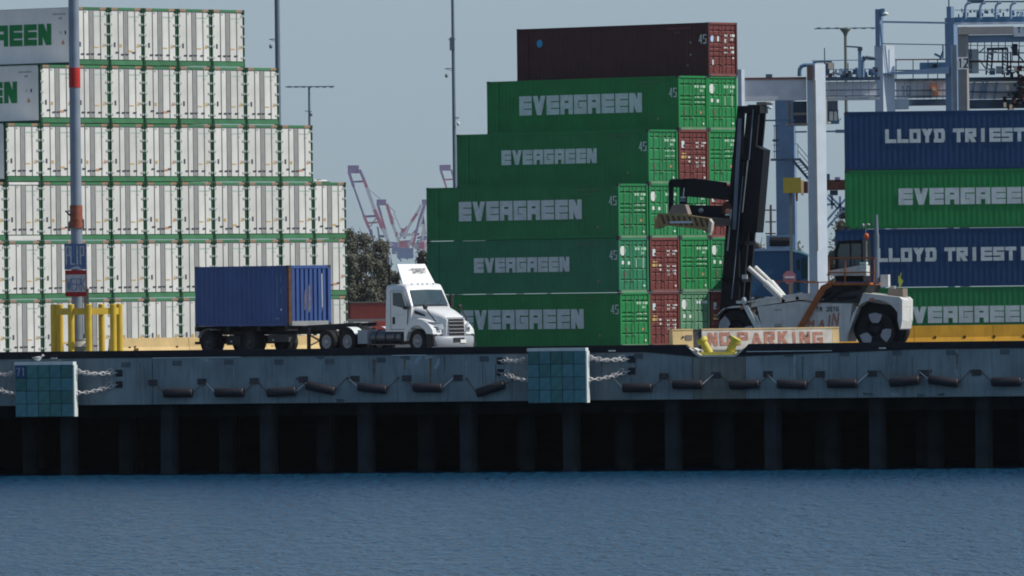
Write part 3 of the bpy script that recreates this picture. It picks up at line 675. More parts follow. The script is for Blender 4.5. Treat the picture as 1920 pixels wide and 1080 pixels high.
# ---- white reefer stack
WA = R(41.3); wx = Vector((math.cos(WA), -math.sin(WA), 0)); wy = Vector((math.sin(WA), math.cos(WA), 0))
RL = 12.192
def reefer_meshes(side_text, variant):
    w = W / 2; H = GH; P = []
    mb = MB(); mb.box(-RL + .02, -.06, -w + .008, w - .008, .14, H - .02, 'reefer_side'); P.append(('body', mb.mesh('body')))
    fg = 'reefer_green' if variant != 'white' else 'reefer_white'
    mb = MB()
    for y0, y1, m in ((-w + .13, -w + .62, 'rust_orange'), (-w + .62, w - .62, fg), (w - .62, w - .13, 'rust_orange')):
        mb.box(-.12, -.004, y0, y1, H - .13, H - .004, m if variant != 'white' else fg)
    P.append(('header', mb.mesh('header')))
    mb = MB(); mb.box(-.12, .012, -w + .10, w - .10, .03, .25, fg); P.append(('sill', mb.mesh('sill')))
    mb = MB(); mb.box(-.10, .002, -w + .1, w - .1, .25, .30, 'post_green'); P.append(('sill_gap', mb.mesh('sill_gap')))
    for sy in (-1, 1):
        mb = MB(); a, b = sy * w, sy * (w - .085); mb.box(-.15, -.006, min(a, b), max(a, b), .12, H - .12, 'post_green'); 
        # small gusset under the upper casting
        g = sy * (w - .085); mb.face([(-.03, g, H - .13), (-.03, g - sy * .16, H - .13), (-.03, g, H - .32)][::(1 if sy < 0 else -1)], 'post_green')
        P.append(('corner_post', mb.mesh('corner_post')))
    mb = MB(); mb.box(-.178, .006, -.004, .160, 0, .118, 'machine_charcoal' if variant == 'white' else 'post_green'); P.append(('corner_casting', mb.mesh('corner_casting')))
    if side_text:
        mb = MB(); mb.box(-RL + .16, -.18, -w - .002, -w + .03, 0.0, .15, 'post_green'); P.append(('bottom_rail', mb.mesh('bottom_rail')))
        mb = MB(); mb.box(-RL + .16, -.18, -w - .002, -w + .03, H - .06, H - .01, 'reefer_white'); P.append(('top_rail', mb.mesh('top_rail')))
        pitch = 1.0; n = 9; x_end = -1.62
        mb = MB(); text(mb, 'EVErGrEEN', (x_end - pitch * (n - 1) - .9, -w - .002, H - .80 - 1.06), (1, 0, 0), (0, 0, 1), 1.06, .90, pitch, .30, 'letter_green'); P.append(('lettering', mb.mesh('lettering')))
        mb = MB(); y = -w - .002
        for i in range(7): mb.face([(-1.5 + i * .13, y, H - .38), (-1.41 + i * .13, y, H - .38), (-1.41 + i * .13, y, H - .30), (-1.5 + i * .13, y, H - .30)], 'gasket_grey')
        for i in range(2): mb.face([(-1.1 + i * .13, y, H - .60), (-1.0 + i * .13, y, H - .60), (-1.0 + i * .13, y, H - .50), (-1.1 + i * .13, y, H - .50)], 'gasket_grey')
        mb.face([(-.95, y, H - 1.85), (-.70, y, H - 1.85), (-.825, y, H - 1.60)], 'orange_mark'); mb.face([(-.70, y, H - 1.35), (-.60, y, H - 1.35), (-.60, y, H - 1.18), (-.70, y, H - 1.18)], 'dark_mark')
        mb.face([(-1.0, y, H - 1.32), (-.93, y, H - 1.32), (-.93, y, H - 1.2), (-1.0, y, H - 1.2)], 'gasket_grey')
        P.append(('side_marking', mb.mesh('side_marking')))
    z0, z1 = .30, H - .135; hh = z1 - z0
    for k, (ya, yb) in enumerate(((-w + .09, -.075), (.075, w - .09))):
        mb = MB(); x = -.045
        mb.box(x - .05, x, ya, yb, z0, z1, 'reefer_white')
        for f in (.07, .28, .49, .70, .93):
            zz = z1 - hh * f; ey = ya if k == 0 else yb; s = 1 if k == 0 else -1
            mb.box(x - .01, -.020, min(ey - s * .05, ey + s * .15), max(ey - s * .05, ey + s * .15), zz - .05, zz + .05, 'hinge_grey'); mb.box(-.12, .004, min(ey - s * .08, ey - s * .0), max(ey - s * .08, ey - s * .0), zz - .05, zz + .05, 'hinge_grey')
        sx = x + .006
        def q(cy, cz, wy_, hz, m): mb.face([(sx, cy - wy_ / 2, cz - hz / 2), (sx, cy + wy_ / 2, cz - hz / 2), (sx, cy + wy_ / 2, cz + hz / 2), (sx, cy - wy_ / 2, cz + hz / 2)], m)
        if k == 0:
            q(ya + .32, z1 - hh * .70, .13, .24, 'dark_mark'); q(yb - .33, z1 - .11, .12, .08, 'gasket_grey')
            if variant in ('b', 'c'): q(yb - .30, z1 - hh * .72, .16, .16, 'amber_mark')
        else:
            q(ya + .36, z1 - hh * .125, .50, .07, 'faint_green_mark'); q(yb - .30, z1 - hh * .125, .34, .06, 'faint_green_mark'); q(yb - .42, z1 - hh * .20, .22, .08, 'faint_green_mark')
            if variant == 'c': q(ya + .28, z1 - hh * .88, .26, .12, 'orange_mark')
            elif variant == 'b': q(ya + .24, z1 - hh * .83, .34, .10, 'amber_mark')
            else: q(ya + .24, z1 - hh * .755, .42, .06, 'amber_mark')
            cy, cz = yb - .26, z1 - hh * .71
            mb.face([(sx, cy - .11, cz - .10), (sx, cy + .11, cz - .10), (sx, cy, cz + .12)], 'amber_mark' if variant != 'c' else 'orange_mark')
        rods = []
        # inner edge is covered by the wide central closing strip
        for j, f in enumerate((.56, .93) if k == 0 else (.07, .56)):
            ry = ya + (yb - ya) * f; rm = MB(); rm.cyl((-.026, ry, .06), (-.026, ry, H - .05), .019, 'rod_grey', n=6)
            zz = z1 - hh * (.90 if variant in ('a', 'white') else .86 + .04 * ((j + k) % 2))
            rm.box(-.03, .002, ry - .20, ry + .02, zz, zz + .05, 'dark_mark')
            rods.append(('locking_rod', rm.mesh('locking_rod')))
        P.append(('door', mb.mesh('door'), rods))
    mb = MB(); mb.box(-.10, -.062, -.085, .085, z0 - .03, z1 + .005, 'gasket_grey'); mb.box(-.075, -.034, -.17, .13, z0, z1, 'gasket_grey'); mb.box(-.034, -.022, -.045, -.015, z0, z1, 'rod_grey'); mb.box(-.034, -.026, .04, .06, z0, z1, 'rod_grey'); P.append(('closing_strip', mb.mesh('closing_strip')))
    return P
RM = {(st, v): reefer_meshes(st, v) for st in (False, True) for v in ('a', 'b', 'c', 'white') if not (st and v == 'white')}
pw = at(651.5, 554.5, 494.5); wb = Vector((pw.x, pw.y, pw.z - GH))     # far top corner (right edge) of the lowest tier
ROWS = {1: (3, 5), 2: (2, 7), 3: (1, 9), 4: (0, 11), 5: (0, 11), 6: (0, 11)}
for r, (k0, n) in ROWS.items():
    for i in range(n):
        k = k0 + i
        loc = wb - wy * (1.219 + k * 2.494 + random.uniform(-.008, .008)) + wx * random.uniform(-.004, .004) + Vector((0, 0, DZ * (6 - r)))
        var = random.choice(['a', 'a', 'a', 'b', 'c'])
        if r == 4 and k == 9: var = 'white'
        lastc = i == n - 1 and r <= 4
        t = thing('reefer_container', None, 'container', loc, -WA, 'white refrigerated containers of the left stack')
        t['label'] = ('white reefer container, %s from the right in the %s tier of the left stack' % (ORD[i], TIER[r])) if var != 'white' else 'white reefer container with an all white frame in the fourth tier of the left stack'
        P = RM[(lastc, var)]
        cm = [p for p in P if p[0] == 'corner_casting'][0][1]
        inst([p for p in P if p[0] != 'corner_casting'], t)
        w_ = W / 2
        for x in ((0, -RL) if lastc else (0,)):
            for sy in (-1, 1):
                for z in (0, GH - .118):
                    o = obj('corner_casting', cm, t); o.location = (x, sy * w_, z); o.scale = (1 if x == 0 else -1, -sy, 1)
# ------------------------------------------------------------------ truck, chassis and blue container
HA = R(46.6)                                   # heading of the truck, right and towards the camera
TD = 408.0
tp = at(785, 656, TD)                          # under the near front wheel
thx = Vector((math.cos(HA), -math.sin(HA), 0)); thy = Vector((math.sin(HA), math.cos(HA), 0))
T0 = Vector((tp.x, tp.y, 0)) + thy * 1.10      # centre line at the front axle

def wheel_mesh(rad=.5, wid=.28, lit=True):
    mb = MB(); w2 = wid / 2; rr = rad * .58
    mb.lathe([(rr, -w2 * .8), (rad * .9, -w2), (rad * .97, -w2 * .8), (rad, -w2 * .4), (rad, w2 * .4), (rad * .97, w2 * .8), (rad * .9, w2), (rr, w2 * .8)], 'tyre', n=28)
    return mb.mesh('tyre')
def rim_mesh(rad=.5, wid=.28, m='rim_metal'):
    mb = MB(); w2 = wid / 2; rr = rad * .585
    mb.lathe([(rr, -w2 * .78), (rr * .9, -w2 * .86), (rr * .84, -w2 * .5), (rr * .45, -w2 * .35), (rr * .42, -w2 * .95), (rr * .2, -w2 * 1.05), (0.001, -w2 * 1.05)], m, n=20)
    mb.lathe([(0.001, w2 * .6), (rr * .5, w2 * .6), (rr * .9, w2 * .8), (rr, w2 * .78)], m, n=20)
    for i in range(8):
        a = 2 * math.pi * i / 8; mb.cyl((rr * .62 * math.cos(a), -w2 * .40, rr * .62 * math.sin(a)), (rr * .62 * math.cos(a), -w2 * .6, rr * .62 * math.sin(a)), rad * .03, m, n=6)
    return mb.mesh('rim')
TY, RMW = wheel_mesh(), rim_mesh(); RMD = rim_mesh(m='machine_charcoal')
def add_wheel(parent, x, y, z=.5, ty=TY, rim=RMW, flip=False):
    e = bpy.data.objects.new('wheel', ty); COL.objects.link(e); e.parent = parent; e.location = (x, y, z)
    if flip: e.rotation_euler.z = math.pi
    r = obj('rim', rim, e); return e

def rsec(x, w, z0, z1, r, wt=None, n=5):
    "rounded cross-section in y-z at station x"
    wt = wt or w; pts = [(x, -w, z0)]
    for i in range(n + 1):
        a = math.pi - (math.pi / 2) * i / n
        pts.append((x, -(wt - r) + r * math.cos(a), z1 - r + r * math.sin(a)))
    for i in range(n + 1):
        a = math.pi / 2 - (math.pi / 2) * i / n
        pts.append((x, (wt - r) + r * math.cos(a), z1 - r + r * math.sin(a)))
    pts.append((x, w, z0)); return pts

def semi_truck():
    t = thing('semi_truck', 'white day-cab semi truck with a roof wind deflector, hauling a blue container', 'truck', T0, -HA)
    # cab shell
    mb = MB()
    secs = [rsec(-2.02, 1.13, .92, 2.80, .14, 1.06), rsec(-1.97, 1.16, .90, 2.88, .16, 1.10), rsec(-1.1, 1.17, .90, 2.93, .18, 1.10), rsec(-.88, 1.17, .90, 2.90, .18, 1.09), rsec(-.76, 1.17, .90, 2.72, .14, 1.08), rsec(-.40, 1.16, .90, 1.98, .10, 1.12)]
    mb.grid(secs, 'truck_white'); mb.face(list(reversed(secs[0])), 'truck_white'); mb.face(secs[-1], 'truck_white')
    cab = obj('cab', mb, t)
    for dy in (-.28, -.12, 0, .12, .28):
        m2 = MB(); m2.ball((-.90, dy * 2.2, 2.915), (.07, .05, .03), 'lamp_glass', n=8); obj('marker_lamp', m2, cab)
    # windscreen, standing proud of the raked front
    mb = MB(); o = Vector((.9, 0, .42)).normalized() * .03
    pts = [Vector((-.42, -1.00, 2.02)), Vector((-.385, 0, 2.02)), Vector((-.42, 1.00, 2.02)), Vector((-.735, .93, 2.64)), Vector((-.70, 0, 2.66)), Vector((-.735, -.93, 2.64))]
    mb.face([p + o for p in pts[:2] + [pts[4], pts[5]]], 'glass_dark'); mb.face([p + o for p in [pts[1], pts[2], pts[3], pts[4]]], 'glass_dark')
    ws = obj('windscreen', mb, t)
    mb = MB(); 
    for y in (-.5, .35): mb.beam((-.375, y, 2.03), (-.47, y + .35, 2.22), .02, .02, 'truck_chassis')
    mb.box(-.40, -.36, -1.0, 1.0, 1.975, 2.01, 'truck_chassis'); obj('wiper', mb, ws)
    # doors, both sides
    for s in (-1, 1):
        y = s * 1.172
        mb = MB(); poly = [(-1.62, 1.0), (-.62, 1.0), (-.55, 1.9), (-.86, 2.62), (-1.62, 2.62)]
        mb.prism(poly, min(y, y + s * .012), max(y, y + s * .012), 'truck_white'); d = obj('door', mb, t)
        # shut line
        mb = MB(); yy = y + s * .013
        for a, b in zip(poly, poly[1:] + poly[:1]): mb.beam((a[0], yy, a[1]), (b[0], yy, b[1]), .012, .016, 'truck_chassis')
        obj('shut_line', mb, d)
        mb = MB(); poly = [(-1.48, 2.02), (-.72, 1.88), (-.70, 1.98), (-.93, 2.52), (-1.0, 2.55), (-1.48, 2.55)]
        mb.prism(poly, min(y + s * .013, y + s * .022), max(y + s * .013, y + s * .022), 'glass_dark'); obj('side_window', mb, d)
        mb = MB(); mb.box(-1.50, -1.36, min(y, y + s * .03), max(y, y + s * .03), 1.22, 1.52, 'truck_chassis'); obj('door_handle', mb, d)
        mb = MB(); text(mb, 'PORT CARRIER', (-1.42, y - .018, 1.66), (1, 0, 0), (0, 0, 1), .08, .06, .075, .012, 'bumper_grey') if False else mb.face([(-1.40, y + s * .014, 1.62), (-.75, y + s * .014, 1.62), (-.75, y + s * .014, 1.63), (-1.40, y + s * .014, 1.63)][::(1 if s < 0 else -1)], 'bumper_grey'); obj('trim_line', mb, d)
        # mirror
        mb = MB(); mb.box(-.66, -.50, min(s * 1.42, s * 1.30), max(s * 1.42, s * 1.30), 1.92, 2.45, 'truck_chassis'); mb.beam((-.58, s * 1.16, 2.0), (-.58, s * 1.34, 2.0), .04, .05, 'truck_chassis'); mb.beam((-.58, s * 1.16, 2.38), (-.58, s * 1.34, 2.38), .04, .04, 'truck_chassis')
        if s > 0: obj('mirror', mb, t)
        else:
            mb = MB(); mb.box(-.66, -.40, -1.36, -1.18, 1.84, 1.98, 'truck_chassis'); obj('mirror', mb, t)
    # hood
    mb = MB()
    hs = [rsec(-.42, 1.10, 1.05, 1.96, .22, 1.02), rsec(0.0, .98, 1.02, 1.90, .24, .92), rsec(.5, .86, .95, 1.76, .24, .76), rsec(.9, .72, .80, 1.60, .20, .62), rsec(1.08, .60, .70, 1.50, .12, .56), rsec(1.14, .55, .66, 1.42, .10, .52)]
    mb.grid(hs, 'truck_white'); mb.face(hs[-1], 'truck_white'); hood = obj('hood', mb, t)
    mb = MB(); 
    for s in (-1, 1):
        y = s * 1.02
        pts = [(-.30, y + s*.02, 1.80), (.28, s * .955, 1.60), (.28, s * .965, 1.53), (-.30, y + s*.03, 1.66)]
        mb.face(pts if s < 0 else pts[::-1], 'truck_chassis')
    obj('hood_vent', mb, hood)
    # fenders with headlight pods
    for s in (-1, 1):
        mb = MB(); arch = []
        for i in range(15):
            a = math.pi * i / 14; arch.append((.66 * math.cos(a), .5 + .66 * math.sin(a)))
        outer = [(-.80, .50), (-.80, .95), (-.42, 1.38), (0.05, 1.45), (.55, 1.32), (.95, 1.02), (1.02, .70), (.66, .5)]
        poly_top = outer
        # outer skin as a ring between the arch and the outline
        ao = []
        for i in range(15):
            a = math.pi * i / 14; d = Vector((math.cos(a), math.sin(a)))
            best = None
            for p, q in zip(outer[::-1], outer[::-1][1:]):
                # intersection of ray from wheel centre with the outline
                x1, z1 = p[0], p[1] - .5; x2, z2 = q[0], q[1] - .5
                den = d.x * (z2 - z1) - d.y * (x2 - x1)
                if abs(den) < 1e-9: continue
                tt = (x1 * (z2 - z1) - z1 * (x2 - x1)) / den; uu = (x1 * d.y - z1 * d.x) / den
                if tt > 0 and -1e-6 <= uu <= 1 + 1e-6: best = tt if best is None else max(best, tt)
            ao.append((d.x * (best or .8), .5 + d.y * (best or .8)))
        yo, yi = s * 1.20, s * .70
        r1 = [(p[0], yo, p[1]) for p in arch]; r2 = [(p[0], yo * .995, p[1]) for p in ao]; r3 = [(p[0], yi, p[1] + .06) for p in ao]; r4 = [(p[0], yi, p[1]) for p in arch]
        mb.grid([r4, r1, r2, r3], 'truck_white', smooth=False); obj('fender', mb, t)
        mb = MB(); a = [(.72, s * 1.17, .95), (1.00, s * .90, .90), (1.10, s * .62, 1.00), (1.02, s * .66, 1.22), (.72, s * 1.06, 1.30), (.50, s * 1.18, 1.26)]
        o = Vector((.03, s * .03, .01)); mb.face([Vector(p) + o for p in (a if s < 0 else a[::-1])], 'lamp_glass')
        hl = obj('headlight', mb, t)
        mb = MB(); o2 = Vector((.035, s * .035, .012)); a2 = [(.80, s * 1.10, .98), (1.00, s * .88, .95), (1.05, s * .70, 1.03), (.85, s * 1.0, 1.08)]
        mb.face([Vector(p) + o2 for p in (a2 if s < 0 else a2[::-1])], 'glass_dark'); obj('lamp_reflector', mb, hl)
    # grille
    mb = MB(); mb.hexa([(1.10, -.47, .66), (1.19, -.47, .66), (1.19, .47, .66), (1.10, .47, .66), (1.05, -.44, 1.42), (1.15, -.44, 1.42), (1.15, .44, 1.42), (1.05, .44, 1.42)], 'truck_chassis')
    gr = obj('grille', mb, t)
    for i in range(4):
        z = .82 + i * .155; mb = MB(); x = 1.19 - (z - .66) * .053; mb.hexa([(x, -.45, z), (x + .035, -.45, z), (x + .035, .45, z), (x, .45, z), (x, -.45, z + .03), (x + .02, -.45, z + .03), (x + .02, .45, z + .03), (x, .45, z + .03)], 'dark_chrome'); obj('grille_bar', mb, gr)
    mb = MB()
    for s in (-1, 1): mb.beam((1.17, s * .47, .66), (1.12, s * .44, 1.44), .05, .05, 'bumper_grey')
    mb.beam((1.11, -.47, 1.45), (1.11, .47, 1.45), .05, .06, 'bumper_grey'); obj('grille_frame', mb, gr)
    # bumper: swept plan
    mb = MB(); plan = [(.98, -1.20), (1.04, -1.15), (1.22, -.85), (1.31, -.40), (1.33, 0), (1.31, .40), (1.22, .85), (1.04, 1.15), (.98, 1.20)]
    rows = [[(x * k - dx, y, z) for x, y in plan] for (z, k, dx) in ((.22, .95, 0), (.26, .985, 0), (.48, 1.0, 0), (.66, .985, 0), (.70, .93, 0))]
    mb.grid(rows, 'bumper_grey'); mb.face([(x * .93, y, .70) for x, y in plan], 'bumper_grey'); bp = obj('bumper', mb, t)
    for s in (-1, 1):
        mb = MB(); a_, b_ = sorted((s * 1.222, s * 1.02)); mb.hexa([(.58, a_, .26), (1.10, a_ * .985, .26), (1.10, b_ * .97, .26), (.58, b_, .26), (.60, a_, .80), (1.02, a_ * .985, .78), (1.02, b_ * .95, .78), (.60, b_, .80)], 'truck_chassis'); obj('side_valance', mb, t)
    mb = MB(); mb.box(1.315, 1.345, -.30, .30, .44, .62, 'truck_chassis'); obj('bumper_intake', mb, bp)
    mb = MB(); mb.box(1.33, 1.35, .08, .40, .40, .54, 'white_mark'); obj('number_plate', mb, bp)
    # wind deflector: raked panel on struts
    mb = MB(); mb.hexa([(-1.18, -.93, 2.93), (-1.10, -.93, 2.90), (-1.10, .93, 2.90), (-1.18, .93, 2.93), (-1.66, -.80, 3.76), (-1.60, -.80, 3.76), (-1.60, .80, 3.76), (-1.66, .80, 3.76)], 'truck_white')
    df = obj('wind_deflector', mb, t)
    mb = MB(); u = Vector((-.5, 0, .86)).normalized(); text(mb, 'DRST', Vector((-1.375, -.12, 3.36)), (0, 1, 0), u, .22, .18, .21, .035, 'dark_mark', off=.05)
    mb.face([Vector((-1.34, -.30, 3.32)) + Vector((.055, 0, .03)) + u * .20, Vector((-1.34, -.14, 3.32)) + Vector((.055, 0, .03)) + u * .20, Vector((-1.34, -.14, 3.32)) + Vector((.055, 0, .03)) + u * .23, Vector((-1.34, -.30, 3.32)) + Vector((.055, 0, .03)) + u * .23], 'dark_mark')
    obj('lettering', mb, df)
    mb = MB()
    for y in (-.7, .7): mb.beam((-1.75, y, 2.90), (-1.60, y * .98, 3.6), .04, .04, 'truck_chassis')
    obj('strut', mb, df)
    # hood mirror on its stalk, near side
    for s in (-1, 1):
        mb = MB(); pts = [(.88, s * .92, 1.32), (.62, s * .98, 1.60), (.38, s * 1.0, 1.86)]
        for a, b in zip(pts, pts[1:]): mb.cyl(a, b, .028, 'truck_chassis', n=8)
        mb.ball((.33, s * 1.0, 1.93), (.07, .13, .11), 'truck_chassis', n=10); obj('hood_mirror', mb, t)
    # chassis, tank, steps
    mb = MB(); 
    for s in (-1, 1): mb.box(-6.9, -.3, s * .43 - .04, s * .43 + .04, .62, .90, 'truck_chassis')
    for x in (-6.8, -4.9, -3.6, -2.3): mb.box(x, x + .12, -.42, .42, .66, .86, 'truck_chassis')
    obj('chassis_rail', mb, t)
    for s in (-1, 1):
        mb = MB(); mb.cyl((-2.95, s * .86, .66), (-1.05, s * .86, .66), .31, 'dark_chrome', n=20)
        tk = obj('fuel_tank', mb, t); mb = MB()
        for x in (-2.6, -2.0, -1.4): mb.lathe([(.315, -.03), (.325, -.03), (.325, .03), (.315, .03)], 'truck_chassis', axis='x', c=(x, s * .86, .66), n=20)
        mb.box(-2.9, -1.0, min(s * 1.0, s * 1.2), max(s * 1.0, s * 1.2), .34, .38, 'dark_chrome'); obj('tank_strap', mb, tk)
        mb = MB(); mb.box(-3.75, -3.15, min(s * .55, s * 1.15), max(s * .55, s * 1.15), .40, .98, 'bumper_grey'); obj('battery_box', mb, t)
        mb = MB(); mb.box(-1.95, -.75, min(s * .7, s * 1.13), max(s * .7, s * 1.13), .80, .92, 'truck_chassis'); obj('cab_step', mb, t)
        mb = MB(); rows = []
        for i in range(8):
            a = math.pi * (.12 + .35 * i / 7) + .1; rows.append([(-4.36 + .62 * math.cos(a) , s * .72, .5 + .62 * math.sin(a)), (-4.36 + .62 * math.cos(a), s * 1.24, .5 + .62 * math.sin(a))])
        mb.grid(rows, 'rim_white'); obj('quarter_fender', mb, t)
    mb = MB(); mb.cyl((-2.25, -.66, .9), (-2.25, -.66, 3.75), .055, 'truck_chassis', n=10); mb.cyl((-2.25, -.66, 3.75), (-2.25, -.66, 4.08), .065, 'bumper_grey', n=10); mb.cyl((-2.25, -.66, 1.1), (-2.25, -.66, 2.2), .12, 'dark_chrome', n=12); obj('exhaust_stack', mb, t)
    mb = MB(); mb.box(-5.65, -4.4, -.5, .5, .92, 1.06, 'truck_chassis'); mb.cyl((-5.0, 0, 1.06), (-5.0, 0, 1.16), .48, 'truck_chassis', n=16); obj('fifth_wheel', mb, t)
    mb = MB(); mb.box(-5.95, -5.7, -.28, .1, .70, .95, 'red_band'); obj('tail_lamp', mb, t)
    for s in (-1, 1):
        add_wheel(t, 0, s * 1.06, flip=s > 0)
        for x in (-4.36, -5.67):
            add_wheel(t, x, s * 1.09, flip=s > 0); add_wheel(t, x, s * .78, flip=s > 0)
    mb = MB()
    for x in (0, -4.36, -5.67): mb.cyl((x, -1.0, .5), (x, 1.0, .5), .07, 'truck_chassis', n=8)
    obj('axle', mb, t)
semi_truck()

def chassis_trailer():
    t = thing('container_trailer', 'black skeletal container trailer with two spread axles, under the blue container', 'trailer', T0, -HA)
    mb = MB()
    for s in (-1, 1):
        mb.box(-14.0, -7.6, s * .48 - .05, s * .48 + .05, .82, 1.14, 'truck_chassis')
        mb.hexa([(-7.6, s*.48-.05, .95), (-4.3, s*.48-.05, 1.16), (-4.3, s*.48+.05, 1.16), (-7.6, s*.48+.05, .95), (-7.6, s*.48-.05, 1.20), (-4.3, s*.48-.05, 1.30), (-4.3, s*.48+.05, 1.30), (-7.6, s*.48+.05, 1.20)], 'truck_chassis')
    obj('frame_rail', mb, t)
    for x in (-14.05, -12.0, -10.0, -8.2):
        mb = MB(); mb.box(x - .09, x + .09, -1.2, 1.2, .98, 1.19, 'truck_chassis'); obj('bolster', mb, t)
    for x in (-10.6, -13.3):
        mb = MB(); mb.cyl((x, -1, .5), (x, 1, .5), .07, 'truck_chassis', n=8)
        for s in (-1, 1): mb.box(x - .5, x + .5, s * .55 - .06, s * .55 + .06, .55, .80, 'truck_chassis')
        obj('axle', mb, t)
        for s in (-1, 1): add_wheel(t, x, s * 1.08, rim=RMD, flip=s > 0); add_wheel(t, x, s * .77, rim=RMD, flip=s > 0)
    for s in (-1, 1):
        mb = MB(); mb.box(-7.35, -7.23, s * .75 - .06, s * .75 + .06, .06, 1.1, 'steel_grey' if False else 'machine_dark'); mb.box(-7.42, -7.16, s * .75 - .12, s * .75 + .12, .04, .08, 'machine_dark'); obj('landing_leg', mb, t)
    mb = MB(); rows = []
    for i in range(7):
        a = R(60 + 100 * i / 6); rows.append([(-13.3 + .66 * math.cos(a), -1.24, .5 + .60 * math.sin(a)), (-13.3 + .66 * math.cos(a), -.72, .5 + .60 * math.sin(a))])
    mb.grid(rows, 'rim_white'); obj('mudguard', mb, t)
    mb = MB(); mb.box(-12.3, -11.4, -1.0, -.6, .38, .78, 'truck_chassis'); obj('side_box', mb, t); mb = MB(); mb.box(-9.6, -8.3, -1.0, -.5, .5, .82, 'machine_charcoal'); obj('air_tank', mb, t); mb = MB(); mb.box(-9.3, -9.22, -1.05, -1.0, .55, .62, 'lamp_glass'); obj('marker_lamp', mb, t); mb = MB(); mb.box(-12.0, -11.92, -1.05, -1.0, .5, .57, 'lamp_glass'); obj('marker_lamp', mb, t)
    mb = MB(); mb.beam((-8.2, 0, .85), (-6.9, 0, .35), .08, .08, 'rust_orange'); mb.beam((-7.3, -.75, .3), (-6.5, -.3, .75), .05, .05, 'chain_dark'); obj('leg_brace', mb, t)
    mb = MB(); mb.box(-14.2, -14.12, -1.15, 1.15, .42, .54, 'truck_chassis'); mb.box(-14.2, -14.12, -.9, -.8, .5, 1.0, 'truck_chassis'); obj('rear_bumper', mb, t)
chassis_trailer()

def blue_box():
    L, H = 6.058, 2.591; w = W / 2
    loc = T0 + thx * (-8.0) + Vector((0, 0, 1.195))
    t = thing('shipping_container', 'short blue corrugated container with rusty corner posts riding behind the white truck', 'container', loc, -HA)
    mb = MB(); corr(mb, -L + .14, -.14, .14, H - .08, -w + .012, 'truck_box_blue', period=.30, depth=.03); corr(mb, -L + .14, -.14, .14, H - .08, w - .012, 'truck_box_blue', sgn=1)
    mb.face([(-L + .05, -w + .05, H - .03), (-.05, -w + .05, H - .03), (-.05, w - .05, H - .03), (-L + .05, w - .05, H - .03)], 'truck_box_blue')
    mb.face([(-L + .05, -w + .05, .12), (-.05, -w + .05, .12), (-.05, w - .05, .12), (-L + .05, w - .05, .12)], 'machine_charcoal')
    mb.face([(-L, -w + .1, .1), (-L, w - .1, .1), (-L, w - .1, H - .1), (-L, -w + .1, H - .1)], 'truck_box_blue'); obj('body', mb, t)
    mb = MB()
    # eight deep pressings in the front wall
    n = 8; y0 = -w + .20; p = (2 * w - .40) / n; pts = []
    for i in range(n):
        a = y0 + i * p; pts += [(a, 0), (a + p * .60, 0), (a + p * .70, 1), (a + p * .90, 1)]
    pts.append((y0 + n * p, 0))
    for (ya, da), (yb, db) in zip(pts, pts[1:]):
        xa, xb = -.02 - da * .075, -.02 - db * .075
        mb.face([(xa, ya, .20), (xb, yb, .20), (xb, yb, H - .14), (xa, ya, H - .14)], 'truck_box_blue')
    obj('front_panel', mb, t)
    for sy in (-1, 1):
        for x in (-.14, -L):
            mb = MB(); a, b = sy * w, sy * (w - .17); mb.box(x, x + .14, min(a, b), max(a, b), .118, H - .118, 'truck_box_rust' if x > -1 and sy < 0 else 'truck_box_blue'); obj('corner_post', mb, t)
        mb = MB(); a, b = sy * w, sy * (w - .07); mb.box(-L + .14, -.14, min(a, b), max(a, b), H - .08, H - .01, 'truck_box_blue'); obj('top_rail', mb, t)
        mb = MB(); mb.box(-L + .14, -.14, min(a, b), max(a, b), 0, .14, 'truck_box_blue'); obj('bottom_rail', mb, t)
    mb = MB(); mb.box(-.10, -.004, -w + .17, w - .17, H - .14, H - .01, 'truck_box_blue'); obj('front_header', mb, t)
    mb = MB(); mb.box(-.10, .0, -w + .17, w - .17, .0, .20, 'steel_grey'); obj('front_sill', mb, t)
    mb = MB(); mb.box(-.178, .004, -.004, .166, 0, .118, 'machine_charcoal'); add_castings(t, L, H, mb.mesh('corner_casting'))
    mb = MB(); y = -w - .003
    for x, za, zb in ((-.78, .85, 2.2), (-.55, 1.88, 2.2), (-.55, 1.4, 1.62)): mb.face([(x, y, za), (x + .05, y, za), (x + .05, y, zb), (x, y, zb)], 'pale_streak')
    mb.face([(-.90, y, .28), (-.62, y, .28), (-.62, y, .35), (-.90, y, .35)], 'pale_streak'); mb.face([(-.55, y, .65), (-.47, y, .65), (-.47, y, .73), (-.55, y, .73)], 'white_mark'); obj('side_marking', mb, t)
    mb = MB(); 
    for ya, yb, za, zb in ((-.34, -.20, .62, 1.62), (-.10, .05, .50, 1.86), (.10, .13, 1.2, 1.7)): mb.face([(-.012, ya, za), (-.012, yb, za + .22), (-.012, yb - .02, zb), (-.012, ya + .03, zb - .16)], 'rust_stain')
    mb.face([(-.012, .70, .75), (-.012, .735, .8), (-.012, .725, 2.25), (-.012, .69, 2.2)], 'white_mark'); mb.face([(-.012, .64, .55), (-.012, .66, .55), (-.012, .73, .75), (-.012, .71, .78)], 'pale_streak'); obj('stain', mb, t)
MT['pale_streak'] = mat('pale_streak', (0.16, 0.22, 0.36), 0.6, var=.2)
MT['rust_stain'] = mat('rust_stain', (0.125, 0.115, 0.15), 0.8, var=.5, scale=3)
blue_box()

